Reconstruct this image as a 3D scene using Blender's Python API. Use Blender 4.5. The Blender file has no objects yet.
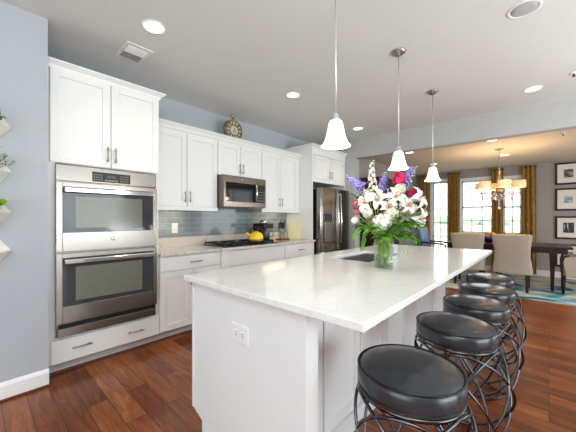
import bpy, bmesh, math, random
from mathutils import Vector, Matrix, Euler
C = bpy.context.scene.collection
PI = math.pi
rnd = random.Random(7)

# ------------------------------------------------------------------ camera, sky, light, exposure
F_PX, YAW, V0, EYE = 286.5, math.radians(42.35), 218.1, 1.25
cam_d = bpy.data.cameras.new('camera'); cam = bpy.data.objects.new('camera', cam_d); C.objects.link(cam)
cam.location = (0, 0, EYE)
cam.rotation_euler = (PI/2, 0, YAW - PI/2)
cam_d.sensor_width = 36.0; cam_d.lens = F_PX/576*36.0
cam_d.shift_y = (V0-216)/576
cam_d.clip_start = 0.05
sc = bpy.context.scene
sc.camera = cam
sc.view_settings.view_transform = 'Standard'; sc.view_settings.look = 'None'
sc.view_settings.gamma = 1.0; sc.view_settings.use_curve_mapping = False
sc.view_settings.exposure = 0.0
sc.cycles.use_denoising = True
sc.cycles.max_bounces = 8; sc.cycles.diffuse_bounces = 5; sc.cycles.glossy_bounces = 4
sc.cycles.transmission_bounces = 8; sc.cycles.transparent_max_bounces = 24
sc.cycles.caustics_reflective = False; sc.cycles.caustics_refractive = False
sc.cycles.sample_clamp_indirect = 6.0

world = bpy.data.worlds.new('sky'); sc.world = world; world.use_nodes = True
wn = world.node_tree.nodes; bg = wn['Background']
bg.inputs[0].default_value = (0.86, 0.93, 1.0, 1); bg.inputs[1].default_value = 4.0

def area(name, loc, target, sx, sy, power, col):
    d = bpy.data.lights.new(name, 'AREA'); d.shape = 'RECTANGLE'; d.size = sx; d.size_y = sy
    d.energy = power; d.color = col
    o = bpy.data.objects.new(name, d); C.objects.link(o); o.location = loc
    o.rotation_euler = (Vector(target)-Vector(loc)).to_track_quat('-Z', 'Y').to_euler()
    return o
# daylight entering by the glazed doors of the rooms behind the camera
area('daylight_patio', (1.6, -4.30, 1.25), (1.6, 0, 1.25), 3.2, 2.2, 82, (0.90, 0.985, 1.0))
area('daylight_rear', (-3.10, 0.2, 1.35), (0, 0.2, 1.35), 3.0, 2.1, 17, (0.90, 0.985, 1.0))
# unseen up-facing fill lamps, added to brighten the ceiling as bounced flash would
area('ceiling_fill_rear', (-0.9, -1.0, 1.95), (-0.75, -0.85, 2.73), 0.9, 0.9, 120, (0.90, 0.985, 1.0))
area('ceiling_fill_side', (3.2, -2.2, 1.0), (3.2, -1.9, 2.73), 2.0, 1.0, 80, (0.93, 0.985, 1.0))
area('daylight_dining', (6.6, -2.60, 1.4), (6.6, 0, 1.3), 1.8, 1.9, 26, (0.95, 0.97, 1.0))

# ------------------------------------------------------------------ materials
def nm(name):
    m = bpy.data.materials.new(name); m.use_nodes = True
    return m, m.node_tree.nodes, m.node_tree.links, m.node_tree.nodes['Principled BSDF']
def srgb(h):
    if isinstance(h, str):
        h = tuple(int(h[i:i+2], 16) for i in (0, 2, 4))
    f = lambda c: c/12.92 if c <= 0.04045 else ((c+0.055)/1.055)**2.4
    return tuple(f(v/255) for v in h)+(1,)
def mat(name, col, rough=0.5, metal=0.0, var=0.0, scale=8.0, bump=0.0, bscale=60.0, stretch=None, coat=0.0, spec=None, emit=None, estr=0.0, trans=0.0, ior=1.45):
    m, n, l, p = nm(name)
    c = srgb(col) if isinstance(col, str) else col
    p.inputs['Base Color'].default_value = c
    p.inputs['Roughness'].default_value = rough; p.inputs['Metallic'].default_value = metal
    p.inputs['Coat Weight'].default_value = coat; p.inputs['IOR'].default_value = ior
    if spec is not None: p.inputs['Specular IOR Level'].default_value = spec
    if trans: p.inputs['Transmission Weight'].default_value = trans
    if emit: p.inputs['Emission Color'].default_value = srgb(emit); p.inputs['Emission Strength'].default_value = estr
    tc = n.new('ShaderNodeTexCoord'); mp = n.new('ShaderNodeMapping'); l.new(tc.outputs['Object'], mp.inputs[0])
    if stretch: mp.inputs['Scale'].default_value = stretch
    if var:
        t = n.new('ShaderNodeTexNoise'); t.inputs['Scale'].default_value = scale; t.inputs['Detail'].default_value = 4
        l.new(mp.outputs[0], t.inputs['Vector'])
        r = n.new('ShaderNodeValToRGB')
        r.color_ramp.elements[0].position = 0.3; r.color_ramp.elements[1].position = 0.7
        r.color_ramp.elements[0].color = tuple(max(0, v*(1-var)) for v in c[:3])+(1,)
        r.color_ramp.elements[1].color = tuple(min(1, v*(1+var)) for v in c[:3])+(1,)
        l.new(t.outputs['Fac'], r.inputs[0]); l.new(r.outputs[0], p.inputs['Base Color'])
    if bump:
        t = n.new('ShaderNodeTexNoise'); t.inputs['Scale'].default_value = bscale; t.inputs['Detail'].default_value = 3
        l.new(mp.outputs[0], t.inputs['Vector'])
        b = n.new('ShaderNodeBump'); b.inputs['Strength'].default_value = bump; b.inputs['Distance'].default_value = 0.01
        l.new(t.outputs['Fac'], b.inputs['Height']); l.new(b.outputs[0], p.inputs['Normal'])
    return m

def glass_pane(name, tint=(1, 1, 1, 1), refl=0.9):
    m, n, l, p = nm(name); n.remove(p)
    out = n['Material Output']; tr = n.new('ShaderNodeBsdfTransparent'); gl = n.new('ShaderNodeBsdfGlossy')
    tr.inputs[0].default_value = tint; gl.inputs['Roughness'].default_value = 0.02; gl.inputs[0].default_value = (refl, refl, refl, 1)
    fr = n.new('ShaderNodeLayerWeight'); fr.inputs[0].default_value = 0.5; mx = n.new('ShaderNodeMixShader')
    pw = n.new('ShaderNodeMath'); pw.operation = 'POWER'; pw.inputs[1].default_value = 4.0; l.new(fr.outputs[1], pw.inputs[0])
    ma = n.new('ShaderNodeMath'); ma.operation = 'MULTIPLY_ADD'; ma.inputs[1].default_value = 0.7; ma.inputs[2].default_value = 0.04; l.new(pw.outputs[0], ma.inputs[0])
    l.new(ma.outputs[0], mx.inputs[0]); l.new(tr.outputs[0], mx.inputs[1]); l.new(gl.outputs[0], mx.inputs[2]); l.new(mx.outputs[0], out.inputs[0])
    return m

def wood_floor():
    m, n, l, p = nm('hand_scraped_hardwood')
    tc = n.new('ShaderNodeTexCoord'); mp = n.new('ShaderNodeMapping'); mp.inputs['Rotation'].default_value = (0, 0, PI/2)
    l.new(tc.outputs['Object'], mp.inputs[0])
    br = n.new('ShaderNodeTexBrick'); br.offset = 0.37; br.offset_frequency = 2
    br.inputs['Color1'].default_value = (0, 0, 0, 1); br.inputs['Color2'].default_value = (1, 1, 1, 1); br.inputs['Mortar'].default_value = (0.5, 0.5, 0.5, 1)
    br.inputs['Scale'].default_value = 1; br.inputs['Brick Width'].default_value = 0.95; br.inputs['Row Height'].default_value = 0.125
    br.inputs['Mortar Size'].default_value = 0.0022; br.inputs['Mortar Smooth'].default_value = 0.3; br.inputs['Bias'].default_value = 0
    l.new(mp.outputs[0], br.inputs['Vector'])
    mp2 = n.new('ShaderNodeMapping'); mp2.inputs['Scale'].default_value = (9, 1.1, 1); l.new(tc.outputs['Object'], mp2.inputs[0])
    off = n.new('ShaderNodeVectorMath'); off.operation = 'ADD'; l.new(mp2.outputs[0], off.inputs[0])
    sc_ = n.new('ShaderNodeVectorMath'); sc_.operation = 'SCALE'; sc_.inputs['Scale'].default_value = 23; l.new(br.outputs['Color'], sc_.inputs[0]); l.new(sc_.outputs[0], off.inputs[1])
    ns = n.new('ShaderNodeTexNoise'); ns.inputs['Scale'].default_value = 2.6; ns.inputs['Detail'].default_value = 8; ns.inputs['Roughness'].default_value = 0.62; ns.inputs['Distortion'].default_value = 1.2
    l.new(off.outputs[0], ns.inputs['Vector'])
    add = n.new('ShaderNodeMath'); add.operation = 'MULTIPLY_ADD'; add.inputs[1].default_value = 0.30; l.new(br.outputs['Color'], add.inputs[0]); 
    mul = n.new('ShaderNodeMath'); mul.operation = 'MULTIPLY'; mul.inputs[1].default_value = 0.80; l.new(ns.outputs['Fac'], mul.inputs[0]); l.new(mul.outputs[0], add.inputs[2])
    r = n.new('ShaderNodeValToRGB'); e = r.color_ramp.elements
    e[0].position = 0.2; e[0].color = srgb('37180b'); e[1].position = 0.85; e[1].color = srgb('b4713f')
    a = e.new(0.42); a.color = srgb('6a3217'); a = e.new(0.62); a.color = srgb('8d4b26')
    l.new(add.outputs[0], r.inputs[0])
    mx = n.new('ShaderNodeMix'); mx.data_type = 'RGBA'; mx.inputs[7].default_value = srgb('241009')
    l.new(br.outputs['Fac'], mx.inputs[0]); l.new(r.outputs[0], mx.inputs[6]); l.new(mx.outputs[2], p.inputs['Base Color'])
    p.inputs['Roughness'].default_value = 0.28
    b = n.new('ShaderNodeBump'); b.inputs['Strength'].default_value = 0.22; b.inputs['Distance'].default_value = 0.006
    h = n.new('ShaderNodeMath'); h.operation = 'SUBTRACT'; l.new(ns.outputs['Fac'], h.inputs[0]); l.new(br.outputs['Fac'], h.inputs[1])
    l.new(h.outputs[0], b.inputs['Height']); l.new(b.outputs[0], p.inputs['Normal'])
    return m

def subway_tile():
    m, n, l, p = nm('grey_glass_tile')
    tc = n.new('ShaderNodeTexCoord'); mp = n.new('ShaderNodeMapping'); mp.inputs['Rotation'].default_value = (PI/2, 0, 0)
    l.new(tc.outputs['Object'], mp.inputs[0])
    br = n.new('ShaderNodeTexBrick'); br.inputs['Scale'].default_value = 1; br.inputs['Brick Width'].default_value = 0.2; br.inputs['Row Height'].default_value = 0.066
    br.inputs['Color1'].default_value = srgb('757f85'); br.inputs['Color2'].default_value = srgb('879095'); br.inputs['Mortar'].default_value = srgb('a0a7aa')
    br.inputs['Mortar Size'].default_value = 0.0035
    l.new(mp.outputs[0], br.inputs['Vector']); l.new(br.outputs['Color'], p.inputs['Base Color'])
    p.inputs['Roughness'].default_value = 0.12
    b = n.new('ShaderNodeBump'); b.invert = True; b.inputs['Strength'].default_value = 0.4; b.inputs['Distance'].default_value = 0.003
    l.new(br.outputs['Fac'], b.inputs['Height']); l.new(b.outputs[0], p.inputs['Normal'])
    return m

def quartz(name, base, vein, rough=0.12):
    m, n, l, p = nm(name)
    tc = n.new('ShaderNodeTexCoord'); t = n.new('ShaderNodeTexNoise'); t.inputs['Scale'].default_value = 2.2; t.inputs['Detail'].default_value = 8; t.inputs['Distortion'].default_value = 1.6
    l.new(tc.outputs['Object'], t.inputs['Vector'])
    r = n.new('ShaderNodeValToRGB'); e = r.color_ramp.elements
    e[0].position = 0.455; e[0].color = srgb(base); e[1].position = 0.53; e[1].color = srgb(base)
    a = e.new(0.492); a.color = srgb(vein)
    t2 = n.new('ShaderNodeTexNoise'); t2.inputs['Scale'].default_value = 160; l.new(tc.outputs['Object'], t2.inputs['Vector'])
    r2 = n.new('ShaderNodeValToRGB'); r2.color_ramp.elements[0].position = 0.3; r2.color_ramp.elements[0].color = (0.9, 0.9, 0.9, 1); r2.color_ramp.elements[1].position = 0.5
    mx = n.new('ShaderNodeMix'); mx.data_type = 'RGBA'; mx.blend_type = 'MULTIPLY'; mx.inputs[0].default_value = 1
    l.new(t.outputs['Fac'], r.inputs[0]); l.new(t2.outputs['Fac'], r2.inputs[0]); l.new(r.outputs[0], mx.inputs[6]); l.new(r2.outputs[0], mx.inputs[7])
    l.new(mx.outputs[2], p.inputs['Base Color']); p.inputs['Roughness'].default_value = rough
    return m

def ramp_noise(name, stops, scale, rough=0.9, detail=4, distort=1.0, stretch=(1, 1, 1), bump=0.0):
    m, n, l, p = nm(name)
    tc = n.new('ShaderNodeTexCoord'); mp = n.new('ShaderNodeMapping'); mp.inputs['Scale'].default_value = stretch
    l.new(tc.outputs['Object'], mp.inputs[0])
    t = n.new('ShaderNodeTexNoise'); t.inputs['Scale'].default_value = scale; t.inputs['Detail'].default_value = detail; t.inputs['Distortion'].default_value = distort
    l.new(mp.outputs[0], t.inputs['Vector'])
    r = n.new('ShaderNodeValToRGB'); e = r.color_ramp.elements
    e[0].position, e[0].color = stops[0][0], srgb(stops[0][1]); e[1].position, e[1].color = stops[-1][0], srgb(stops[-1][1])
    for s, c in stops[1:-1]:
        a = e.new(s); a.color = srgb(c)
    l.new(t.outputs['Fac'], r.inputs[0]); l.new(r.outputs[0], p.inputs['Base Color']); p.inputs['Roughness'].default_value = rough
    if bump:
        b = n.new('ShaderNodeBump'); b.inputs['Strength'].default_value = bump; b.inputs['Distance'].default_value = 0.01
        l.new(t.outputs['Fac'], b.inputs['Height']); l.new(b.outputs[0], p.inputs['Normal'])
    return m

M = {}
M['floor'] = wood_floor()
M['wall'] = mat('blue_grey_wall_paint', 'b3b8bf', 0.85, var=0.012, scale=3, bump=0.03, bscale=180)
M['wall_din'] = mat('taupe_wall_paint', 'a29b97', 0.85, var=0.012, scale=3, bump=0.03, bscale=180)
M['header'] = mat('grey_header_paint', 'babbbb', 0.85, bump=0.03, bscale=180)
M['ceil'] = mat('white_ceiling_paint', 'dfe2e2', 0.9, var=0.01, scale=2, bump=0.03, bscale=150)
M['ceil_din'] = mat('dining_ceiling_paint', 'dacdb9', 0.9, var=0.01, scale=2, bump=0.03, bscale=150)
M['trim'] = mat('white_trim_paint', 'eeefef', 0.4, var=0.01)
M['cab'] = mat('white_cabinet_paint', 'eeefef', 0.38, var=0.008, scale=5, bump=0.01, bscale=90)
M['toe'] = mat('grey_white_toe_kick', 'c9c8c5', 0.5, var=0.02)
M['shoe'] = mat('stained_shoe_moulding', '5a2a15', 0.4, var=0.2, scale=12)
M['steel'] = mat('brushed_stainless', '938e89', 0.33, 0.95, var=0.05, scale=6, stretch=(1, 1, 60), bump=0.02, bscale=30)
M['steel_dark'] = mat('dark_stainless', '776e66', 0.24, 0.95, var=0.06, scale=5, stretch=(1, 1, 40))
M['nickel'] = mat('brushed_nickel', 'a9a6a1', 0.3, 1.0, var=0.03)
M['satin'] = mat('satin_pale_nickel', 'd6d4d0', 0.35, 0.6, var=0.02)
M['sink_steel'] = mat('sink_stainless', '9a9b9a', 0.3, 0.7, var=0.03)
M['chrome'] = mat('polished_chrome', 'd2d2d2', 0.08, 1.0, var=0.02)
M['oven_glass'] = mat('dark_oven_glass', '3a3c42', 0.06, 0.0, var=0.1, scale=2, spec=0.5)
M['oven_cavity'] = mat('oven_window_mesh', '74776c', 0.12, 0.0, var=0.06, scale=60)
M['black'] = mat('black_plastic', '121213', 0.35, var=0.1)
M['iron'] = mat('black_cast_iron', '1a1a1b', 0.55, 0.2, var=0.2, scale=40, bump=0.05)
M['micro_glass'] = mat('black_microwave_glass', '100f10', 0.06, 0.0, var=0.1, scale=2, spec=0.25)
M['display'] = mat('grey_key_markings', '9aa0a3', 0.4, var=0.02)
M['gap'] = mat('black_shadow_gap', '0c0c0c', 0.6, var=0.05)
M['quartz'] = quartz('white_quartz', 'f4f4f3', 'eeeeed', 0.1)
M['stone'] = quartz('beige_quartz', 'd8d2cb', 'c6beb5', 0.18)
M['tile'] = subway_tile()
M['plastic'] = mat('white_plastic', 'f1f1f0', 0.35, var=0.005)
M['slot'] = mat('dark_slot', '5a5a5a', 0.5, var=0.05)
M['leather'] = mat('black_vinyl', '2f3337', 0.21, var=0.08, scale=20, bump=0.015, bscale=220, spec=0.7)
M['piping'] = mat('black_piping', '0e0f10', 0.35, var=0.05)
M['wire'] = mat('gunmetal_wire', '5c5c60', 0.18, 1.0, var=0.08, scale=4)
M['yellow'] = mat('yellow_enamel', 'f4cf0c', 0.15, coat=0.8, var=0.02)
M['redwood'] = mat('red_brown_wood', '8a3a20', 0.4, var=0.2, scale=14, stretch=(1, 6, 1))
M['board'] = mat('pale_yellow_board', 'efecc2', 0.45, var=0.03)
M['clear'] = glass_pane('clear_glass', (0.96, 0.98, 0.97, 1), 0.9)
M['vase_glass'] = glass_pane('vase_glass', (0.90, 0.95, 0.90, 1), 0.95)
M['window_glass'] = glass_pane('window_glass', (0.99, 1, 0.995, 1), 0.8)
M['water'] = glass_pane('vase_water', (0.93, 0.97, 0.90, 1), 0.5)
M['bronze'] = ramp_noise('aged_bronze', [(0.3, '4a3a28'), (0.55, '8a7556'), (0.75, 'b7a888')], 22, 0.45, bump=0.3)
M['dial'] = mat('cream_clock_dial', 'd8cfbf', 0.5, var=0.06, scale=20)
M['brass'] = mat('antique_brass', 'c0a070', 0.3, 0.9, var=0.1)
M['opal'] = mat('lit_opal_glass', 'fff8ee', 0.3, emit='fff3e2', estr=1.6, var=0.01)
M['cream_shade'] = mat('lit_cream_shade', 'f0cfa0', 0.7, emit='ffc98c', estr=0.32, var=0.04, scale=20)
M['can_lit'] = mat('lit_downlight_lens', 'fff4e4', 0.4, emit='ffedd4', estr=4.0, var=0.01)
M['can_off'] = mat('unlit_downlight_lens', 'b8bdc0', 0.3, var=0.05)
M['crystal'] = mat('crystal_bead', 'f4f4f8', 0.02, trans=0.7, ior=1.5, var=0.02)
M['curtain'] = ramp_noise('mustard_curtain', [(0.3, '7a5a22'), (0.5, '98732f'), (0.72, 'b08a42')], 26, 0.75, stretch=(1, 1, 0.4), bump=0.1)
M['dark_wood'] = mat('dark_mahogany', '2e120b', 0.34, var=0.3, scale=8, stretch=(1, 1, 6), spec=0.35)
M['beige'] = mat('beige_upholstery', 'b3a899', 0.85, var=0.05, scale=60, bump=0.08, bscale=260)
M['tan'] = mat('tan_piping', 'c79d66', 0.6, var=0.05)
M['blue_leather'] = mat('blue_leather', '5f86b4', 0.25, var=0.06, scale=16, coat=0.4)
M['navy'] = mat('navy_ceramic', '151b45', 0.15, var=0.1)
M['rug'] = ramp_noise('abstract_blue_rug', [(0.34, '0f4a66'), (0.43, '2f7f99'), (0.48, '8fb4b8'), (0.53, 'd3ccb4'), (0.6, 'b8b294'), (0.68, '3d8aa3')], 1.25, 0.95, detail=6, distort=1.4, stretch=(1.3, 0.8, 1), bump=0.2)
M['frame'] = mat('black_picture_frame', '100c0a', 0.5, var=0.15)
M['mat_board'] = mat('cream_mat_board', 'ece6da', 0.8, var=0.01)
M['terracotta_white'] = mat('white_matte_ceramic', 'e6e3dc', 0.55, var=0.02, bump=0.02)
M['leaf_dark'] = mat('dark_green_leaf', '2f5a1e', 0.45, var=0.3, scale=12)
M['leaf_lime'] = mat('lime_green_leaf', '7fb32a', 0.45, var=0.25, scale=14)
M['leaf_mid'] = mat('fresh_green_leaf', '5c9a2c', 0.45, var=0.35, scale=12)
M['leaf_grey'] = mat('grey_green_leaf', '6f8a72', 0.6, var=0.2, scale=14)
M['stem'] = mat('pale_green_stem', 'b6c46a', 0.5, var=0.2, scale=10)
M['petal_white'] = mat('white_petal', 'ebebe4', 0.6, var=0.03, scale=16)
M['petal_cream'] = mat('cream_petal', 'e2e3c6', 0.6, var=0.06, scale=16)
M['petal_purple'] = mat('violet_petal', '8c7fd0', 0.55, var=0.3, scale=22)
M['petal_pink'] = mat('magenta_petal', 'dd2a68', 0.5, var=0.2, scale=20)
M['petal_rose'] = mat('rose_petal', 'd96d80', 0.5, var=0.2, scale=20)
M['petal_yellow'] = mat('yellow_petal', 'f0bd2c', 0.5, var=0.15, scale=20)
M['stamen'] = mat('orange_stamen', 'b3571d', 0.6, var=0.1)
M['lawn'] = ramp_noise('pale_ground', [(0.35, 'c9cbbd'), (0.65, 'dcdad0')], 0.25, 0.95)  # bleached colour, overexposed daylight painted into the ground
M['grass'] = ramp_noise('grass_strip', [(0.35, '86a86c'), (0.65, 'a9c490')], 0.6, 0.95)
M['hedge'] = ramp_noise('far_trees', [(0.35, '9db794'), (0.65, 'bccfb0')], 0.7, 0.95)  # tree green paled so it looks overexposed
M['art_a'] = ramp_noise('dark_photo_print', [(0.35, '1d1b1b'), (0.5, '6a6460'), (0.65, 'cfc8bd')], 9, 0.4)
M['art_b'] = ramp_noise('blue_photo_print', [(0.35, '6d7f8d'), (0.5, '9fb0b8'), (0.65, 'd9dbd6')], 11, 0.4)
M['art_c'] = ramp_noise('black_white_print', [(0.47, '121212'), (0.53, 'e8e6e0')], 5, 0.4, stretch=(1, 1.5, 0.4))
M['art_d'] = ramp_noise('grey_print', [(0.35, '3a3a3c'), (0.65, 'b5b0a8')], 10, 0.4)
M['bookA'] = mat('ochre_book_cloth', 'c89a35', 0.6, var=0.08)
M['bookB'] = mat('red_book_cloth', '8e3326', 0.6, var=0.08)

# ------------------------------------------------------------------ mesh builder
class MB:
    def __init__(s): s.v = []; s.f = []; s.sm = []
    def add(s, vs, fs, smooth=False):
        b = len(s.v); s.v += [tuple(p) for p in vs]
        for f in fs: s.f.append([b+i for i in f]); s.sm.append(smooth)
        return s
    def box(s, x0, y0, z0, x1, y1, z1):
        x0, x1 = sorted((x0, x1)); y0, y1 = sorted((y0, y1)); z0, z1 = sorted((z0, z1))
        return s.add([(x0,y0,z0),(x1,y0,z0),(x1,y1,z0),(x0,y1,z0),(x0,y0,z1),(x1,y0,z1),(x1,y1,z1),(x0,y1,z1)],
                     [(0,3,2,1),(4,5,6,7),(0,1,5,4),(1,2,6,5),(2,3,7,6),(3,0,4,7)])
    def prism(s, poly, a0, a1, axis='x'):
        # poly: 2D outline; extruded along axis
        mk = {'x': lambda p, a: (a, p[0], p[1]), 'y': lambda p, a: (p[0], a, p[1]), 'z': lambda p, a: (p[0], p[1], a)}[axis]
        n = len(poly); vs = [mk(p, a0) for p in poly]+[mk(p, a1) for p in poly]
        fs = [tuple(range(n))[::-1], tuple(range(n, 2*n))]+[(i, (i+1) % n, n+(i+1) % n, n+i) for i in range(n)]
        return s.add(vs, fs)
    def lathe(s, prof, c=(0, 0, 0), n=32, cap=True, smooth=True, axis='z', rot=None):
        vs = []; fs = []
        for r, h in prof:
            for k in range(n):
                a = 2*PI*k/n; p = Vector((r*math.cos(a), r*math.sin(a), h))
                if axis == 'x': p = Vector((p.z, p.x, p.y))
                elif axis == 'y': p = Vector((p.x, p.z, p.y))
                if rot is not None: p = rot @ p
                vs.append(p+Vector(c))
        for i in range(len(prof)-1):
            for k in range(n):
                fs.append((i*n+k, i*n+(k+1) % n, (i+1)*n+(k+1) % n, (i+1)*n+k))
        if cap:
            fs.append(tuple(range(n))[::-1]); fs.append(tuple((len(prof)-1)*n+k for k in range(n)))
        return s.add(vs, fs, smooth)
    def tube(s, pts, r, n=8, closed=False, cap=True):
        pts = [Vector(p) for p in pts]; N = len(pts); rr = r if isinstance(r, (list, tuple)) else [r]*N
        vs = []; up = None
        for i, p in enumerate(pts):
            if closed: t = pts[(i+1) % N]-pts[i-1]
            else: t = pts[min(i+1, N-1)]-pts[max(i-1, 0)]
            t.normalize()
            if up is None:
                up = Vector((0, 0, 1)) if abs(t.z) < 0.9 else Vector((1, 0, 0))
            a = t.cross(up)
            if a.length < 1e-5: a = t.orthogonal()
            a.normalize(); b = a.cross(t); up = b
            for k in range(n):
                q = 2*PI*k/n; vs.append(p+(a*math.cos(q)+b*math.sin(q))*rr[i])
        fs = []
        for i in range(N if closed else N-1):
            j = (i+1) % N
            for k in range(n): fs.append((i*n+k, i*n+(k+1) % n, j*n+(k+1) % n, j*n+k))
        if cap and not closed:
            fs.append(tuple(range(n))[::-1]); fs.append(tuple((N-1)*n+k for k in range(n)))
        return s.add(vs, fs, True)
    def ball(s, c, r, n=12, m=8, sq=(1, 1, 1)):
        prof = [(r*math.sin(PI*i/m), -r*math.cos(PI*i/m)) for i in range(m+1)]
        prof[0] = (r*0.02, -r); prof[-1] = (r*0.02, r)
        b = len(s.v); s.lathe(prof, (0, 0, 0), n)
        for i in range(b, len(s.v)):
            p = s.v[i]; s.v[i] = (p[0]*sq[0]+c[0], p[1]*sq[1]+c[1], p[2]*sq[2]+c[2])
        return s
    def xform(s, fn, start=0):
        for i in range(start, len(s.v)): s.v[i] = tuple(fn(Vector(s.v[i])))
        return s
    def build(s, name, m, parent=None, bevel=0.0, seg=2, sub=0, solid=0.0):
        off = Vector((0, 0, 0)); p = parent
        while p is not None: off += p.location; p = p.parent
        me = bpy.data.meshes.new(name)
        me.from_pydata([tuple(Vector(v)-off) for v in s.v], [], s.f); me.update()
        bm = bmesh.new(); bm.from_mesh(me); bmesh.ops.recalc_face_normals(bm, faces=bm.faces); bm.to_mesh(me); bm.free()
        if len(s.sm) == len(me.polygons): me.polygons.foreach_set('use_smooth', s.sm)
        me.materials.append(M[m] if isinstance(m, str) else m)
        o = bpy.data.objects.new(name, me); C.objects.link(o)
        if parent is not None: o.parent = parent
        if solid:
            d = o.modifiers.new('thickness', 'SOLIDIFY'); d.thickness = solid; d.offset = 0
        if bevel:
            d = o.modifiers.new('edges', 'BEVEL'); d.width = bevel; d.segments = seg; d.limit_method = 'ANGLE'; d.angle_limit = math.radians(40)
        if sub:
            d = o.modifiers.new('smooth', 'SUBSURF'); d.levels = sub; d.render_levels = sub
        return o

def tag(o, label, cat, group=None):
    o['label'] = label; o['category'] = cat
    if group: o['group'] = group
    return o
def thing(name, loc, label, cat, group=None):
    o = bpy.data.objects.new(name, None); C.objects.link(o); o.location = loc; o.empty_display_size = 0.1
    return tag(o, label, cat, group)
def struct(o): o['kind'] = 'structure'; return o
def kids(o): return [c for c in bpy.data.objects if c.parent == o]
def dup(root, loc, rz=None, label=None):
    r = root.copy(); C.objects.link(r); r.location = loc
    if rz is not None: r.rotation_euler = (0, 0, rz)
    if label: r['label'] = label
    for ch in kids(root):
        c = ch.copy(); C.objects.link(c); c.parent = r
        for g in kids(ch):
            d = g.copy(); C.objects.link(d); d.parent = c
    return r

# ------------------------------------------------------------------ the setting
CW = 4.82      # kitchen face of the dividing wall
DX = 8.27      # dining end wall
HK, HD = 2.73, 2.44
struct(MB().box(-3.1, -4.3, -0.1, DX+0.15, 3.6, 0).build('floor', 'floor'))
struct(MB().prism([(-3.1, -4.3), (5.2, -4.3), (4.90, 2.69), (4.90, 3.6), (-3.1, 3.6)], HK, HK+0.12, 'z').build('ceiling', 'ceil'))
struct(MB().prism([(4.93, 2.85), (4.93, 2.69), (5.17, -2.7), (DX+0.15, -2.7), (DX+0.15, 2.85)], HD, HD+0.41, 'z').build('ceiling_dining', 'ceil_din'))
struct(MB().box(-3.1, 2.76, 0, 0.372, 3.6, HK).build('wall_left', 'wall'))
struct(MB().box(0.372, 3.49, 0, 4.97, 3.6, HK).build('wall_back', 'wall'))
# dividing wall: stub beside the fridge and the long header over the opening (it runs very slightly askew)
hd = MB().prism([(CW, 2.69), (CW, 3.49), (CW+0.15, 3.49), (CW+0.15, 2.69)], 0, HK, 'z')
hd.prism([(CW, 2.69), (CW+0.15, 2.69), (5.27, -4.3), (5.12, -4.3)], 2.375, HK, 'z')
struct(hd.build('wall_divider', 'header'))
# dining left wall
struct(MB().box(CW+0.15, 2.72, 0, DX+0.15, 2.85, HD).build('wall_dining_left', 'wall_din'))
# dining end wall with openings
OP = [(1.93, 2.31, 0.06, 2.20), (0.985, 1.635, 0.87, 2.17), (0.45, 0.79, 0.87, 2.14)]
def wall_with_holes(x0, x1, y0, y1, h, holes):
    b = MB(); ys = y0
    for (a, c, z0, z1) in sorted(holes):
        b.box(x0, ys, 0, x1, a, h); b.box(x0, a, 0, x1, c, z0); b.box(x0, a, z1, x1, c, h); ys = c
    b.box(x0, ys, 0, x1, y1, h)
    return b
struct(wall_with_holes(DX, DX+0.15, -2.7, 2.72, HD, OP).build('wall_dining_end', 'wall_din'))
struct(MB().box(5.1, -2.8, 0, 5.7, -2.7, HD).box(7.5, -2.8, 0, DX+0.15, -2.7, HD).box(5.7, -2.8, 0, 7.5, -2.7, 0.45).box(5.7, -2.8, 2.35, 7.5, -2.7, HD).build('wall_dining_right', 'wall_din'))
# walls behind the camera, each with a wide glazed opening
struct(MB().box(-3.1, -4.4, 0, 0.0, -4.3, HK).box(3.2, -4.4, 0, 5.2, -4.3, HK).box(0.0, -4.4, 2.35, 3.2, -4.3, HK).box(0, -4.4, 0, 3.2, -4.3, 0.12).build('wall_right', 'wall'))
struct(MB().box(-3.2, -4.3, 0, -3.1, -1.3, HK).box(-3.2, 1.7, 0, -3.1, 3.6, HK).box(-3.2, -1.3, 2.4, -3.1, 1.7, HK).box(-3.2, -1.3, 0, -3.1, 1.7, 0.3).build('wall_rear', 'wall'))
# baseboards
def bb(poly_y, x0, x1, name, m='trim'):
    return struct(MB().prism(poly_y, x0, x1, 'x').build(name, m))
bb([(2.745, 0.018), (2.745, 0.105), (2.752, 0.118), (2.76, 0.13), (2.76, 0.018)], -3.1, 0.378, 'baseboard_left')
struct(MB().prism([(2.735, 0), (2.735, 0.012), (2.745, 0.018), (2.76, 0.018), (2.76, 0)], -3.1, 0.39, 'x').build('trim_1', 'shoe'))
struct(MB().box(DX-0.016, -2.7, 0, DX, 1.90, 0.125).box(DX-0.024, -2.7, 0, DX-0.016, 1.90, 0.02).build('baseboard_dining_end', 'trim'))
struct(MB().box(CW+0.15, 2.704, 0, DX-0.02, 2.72, 0.125).build('baseboard_dining_left', 'trim'))

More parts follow.
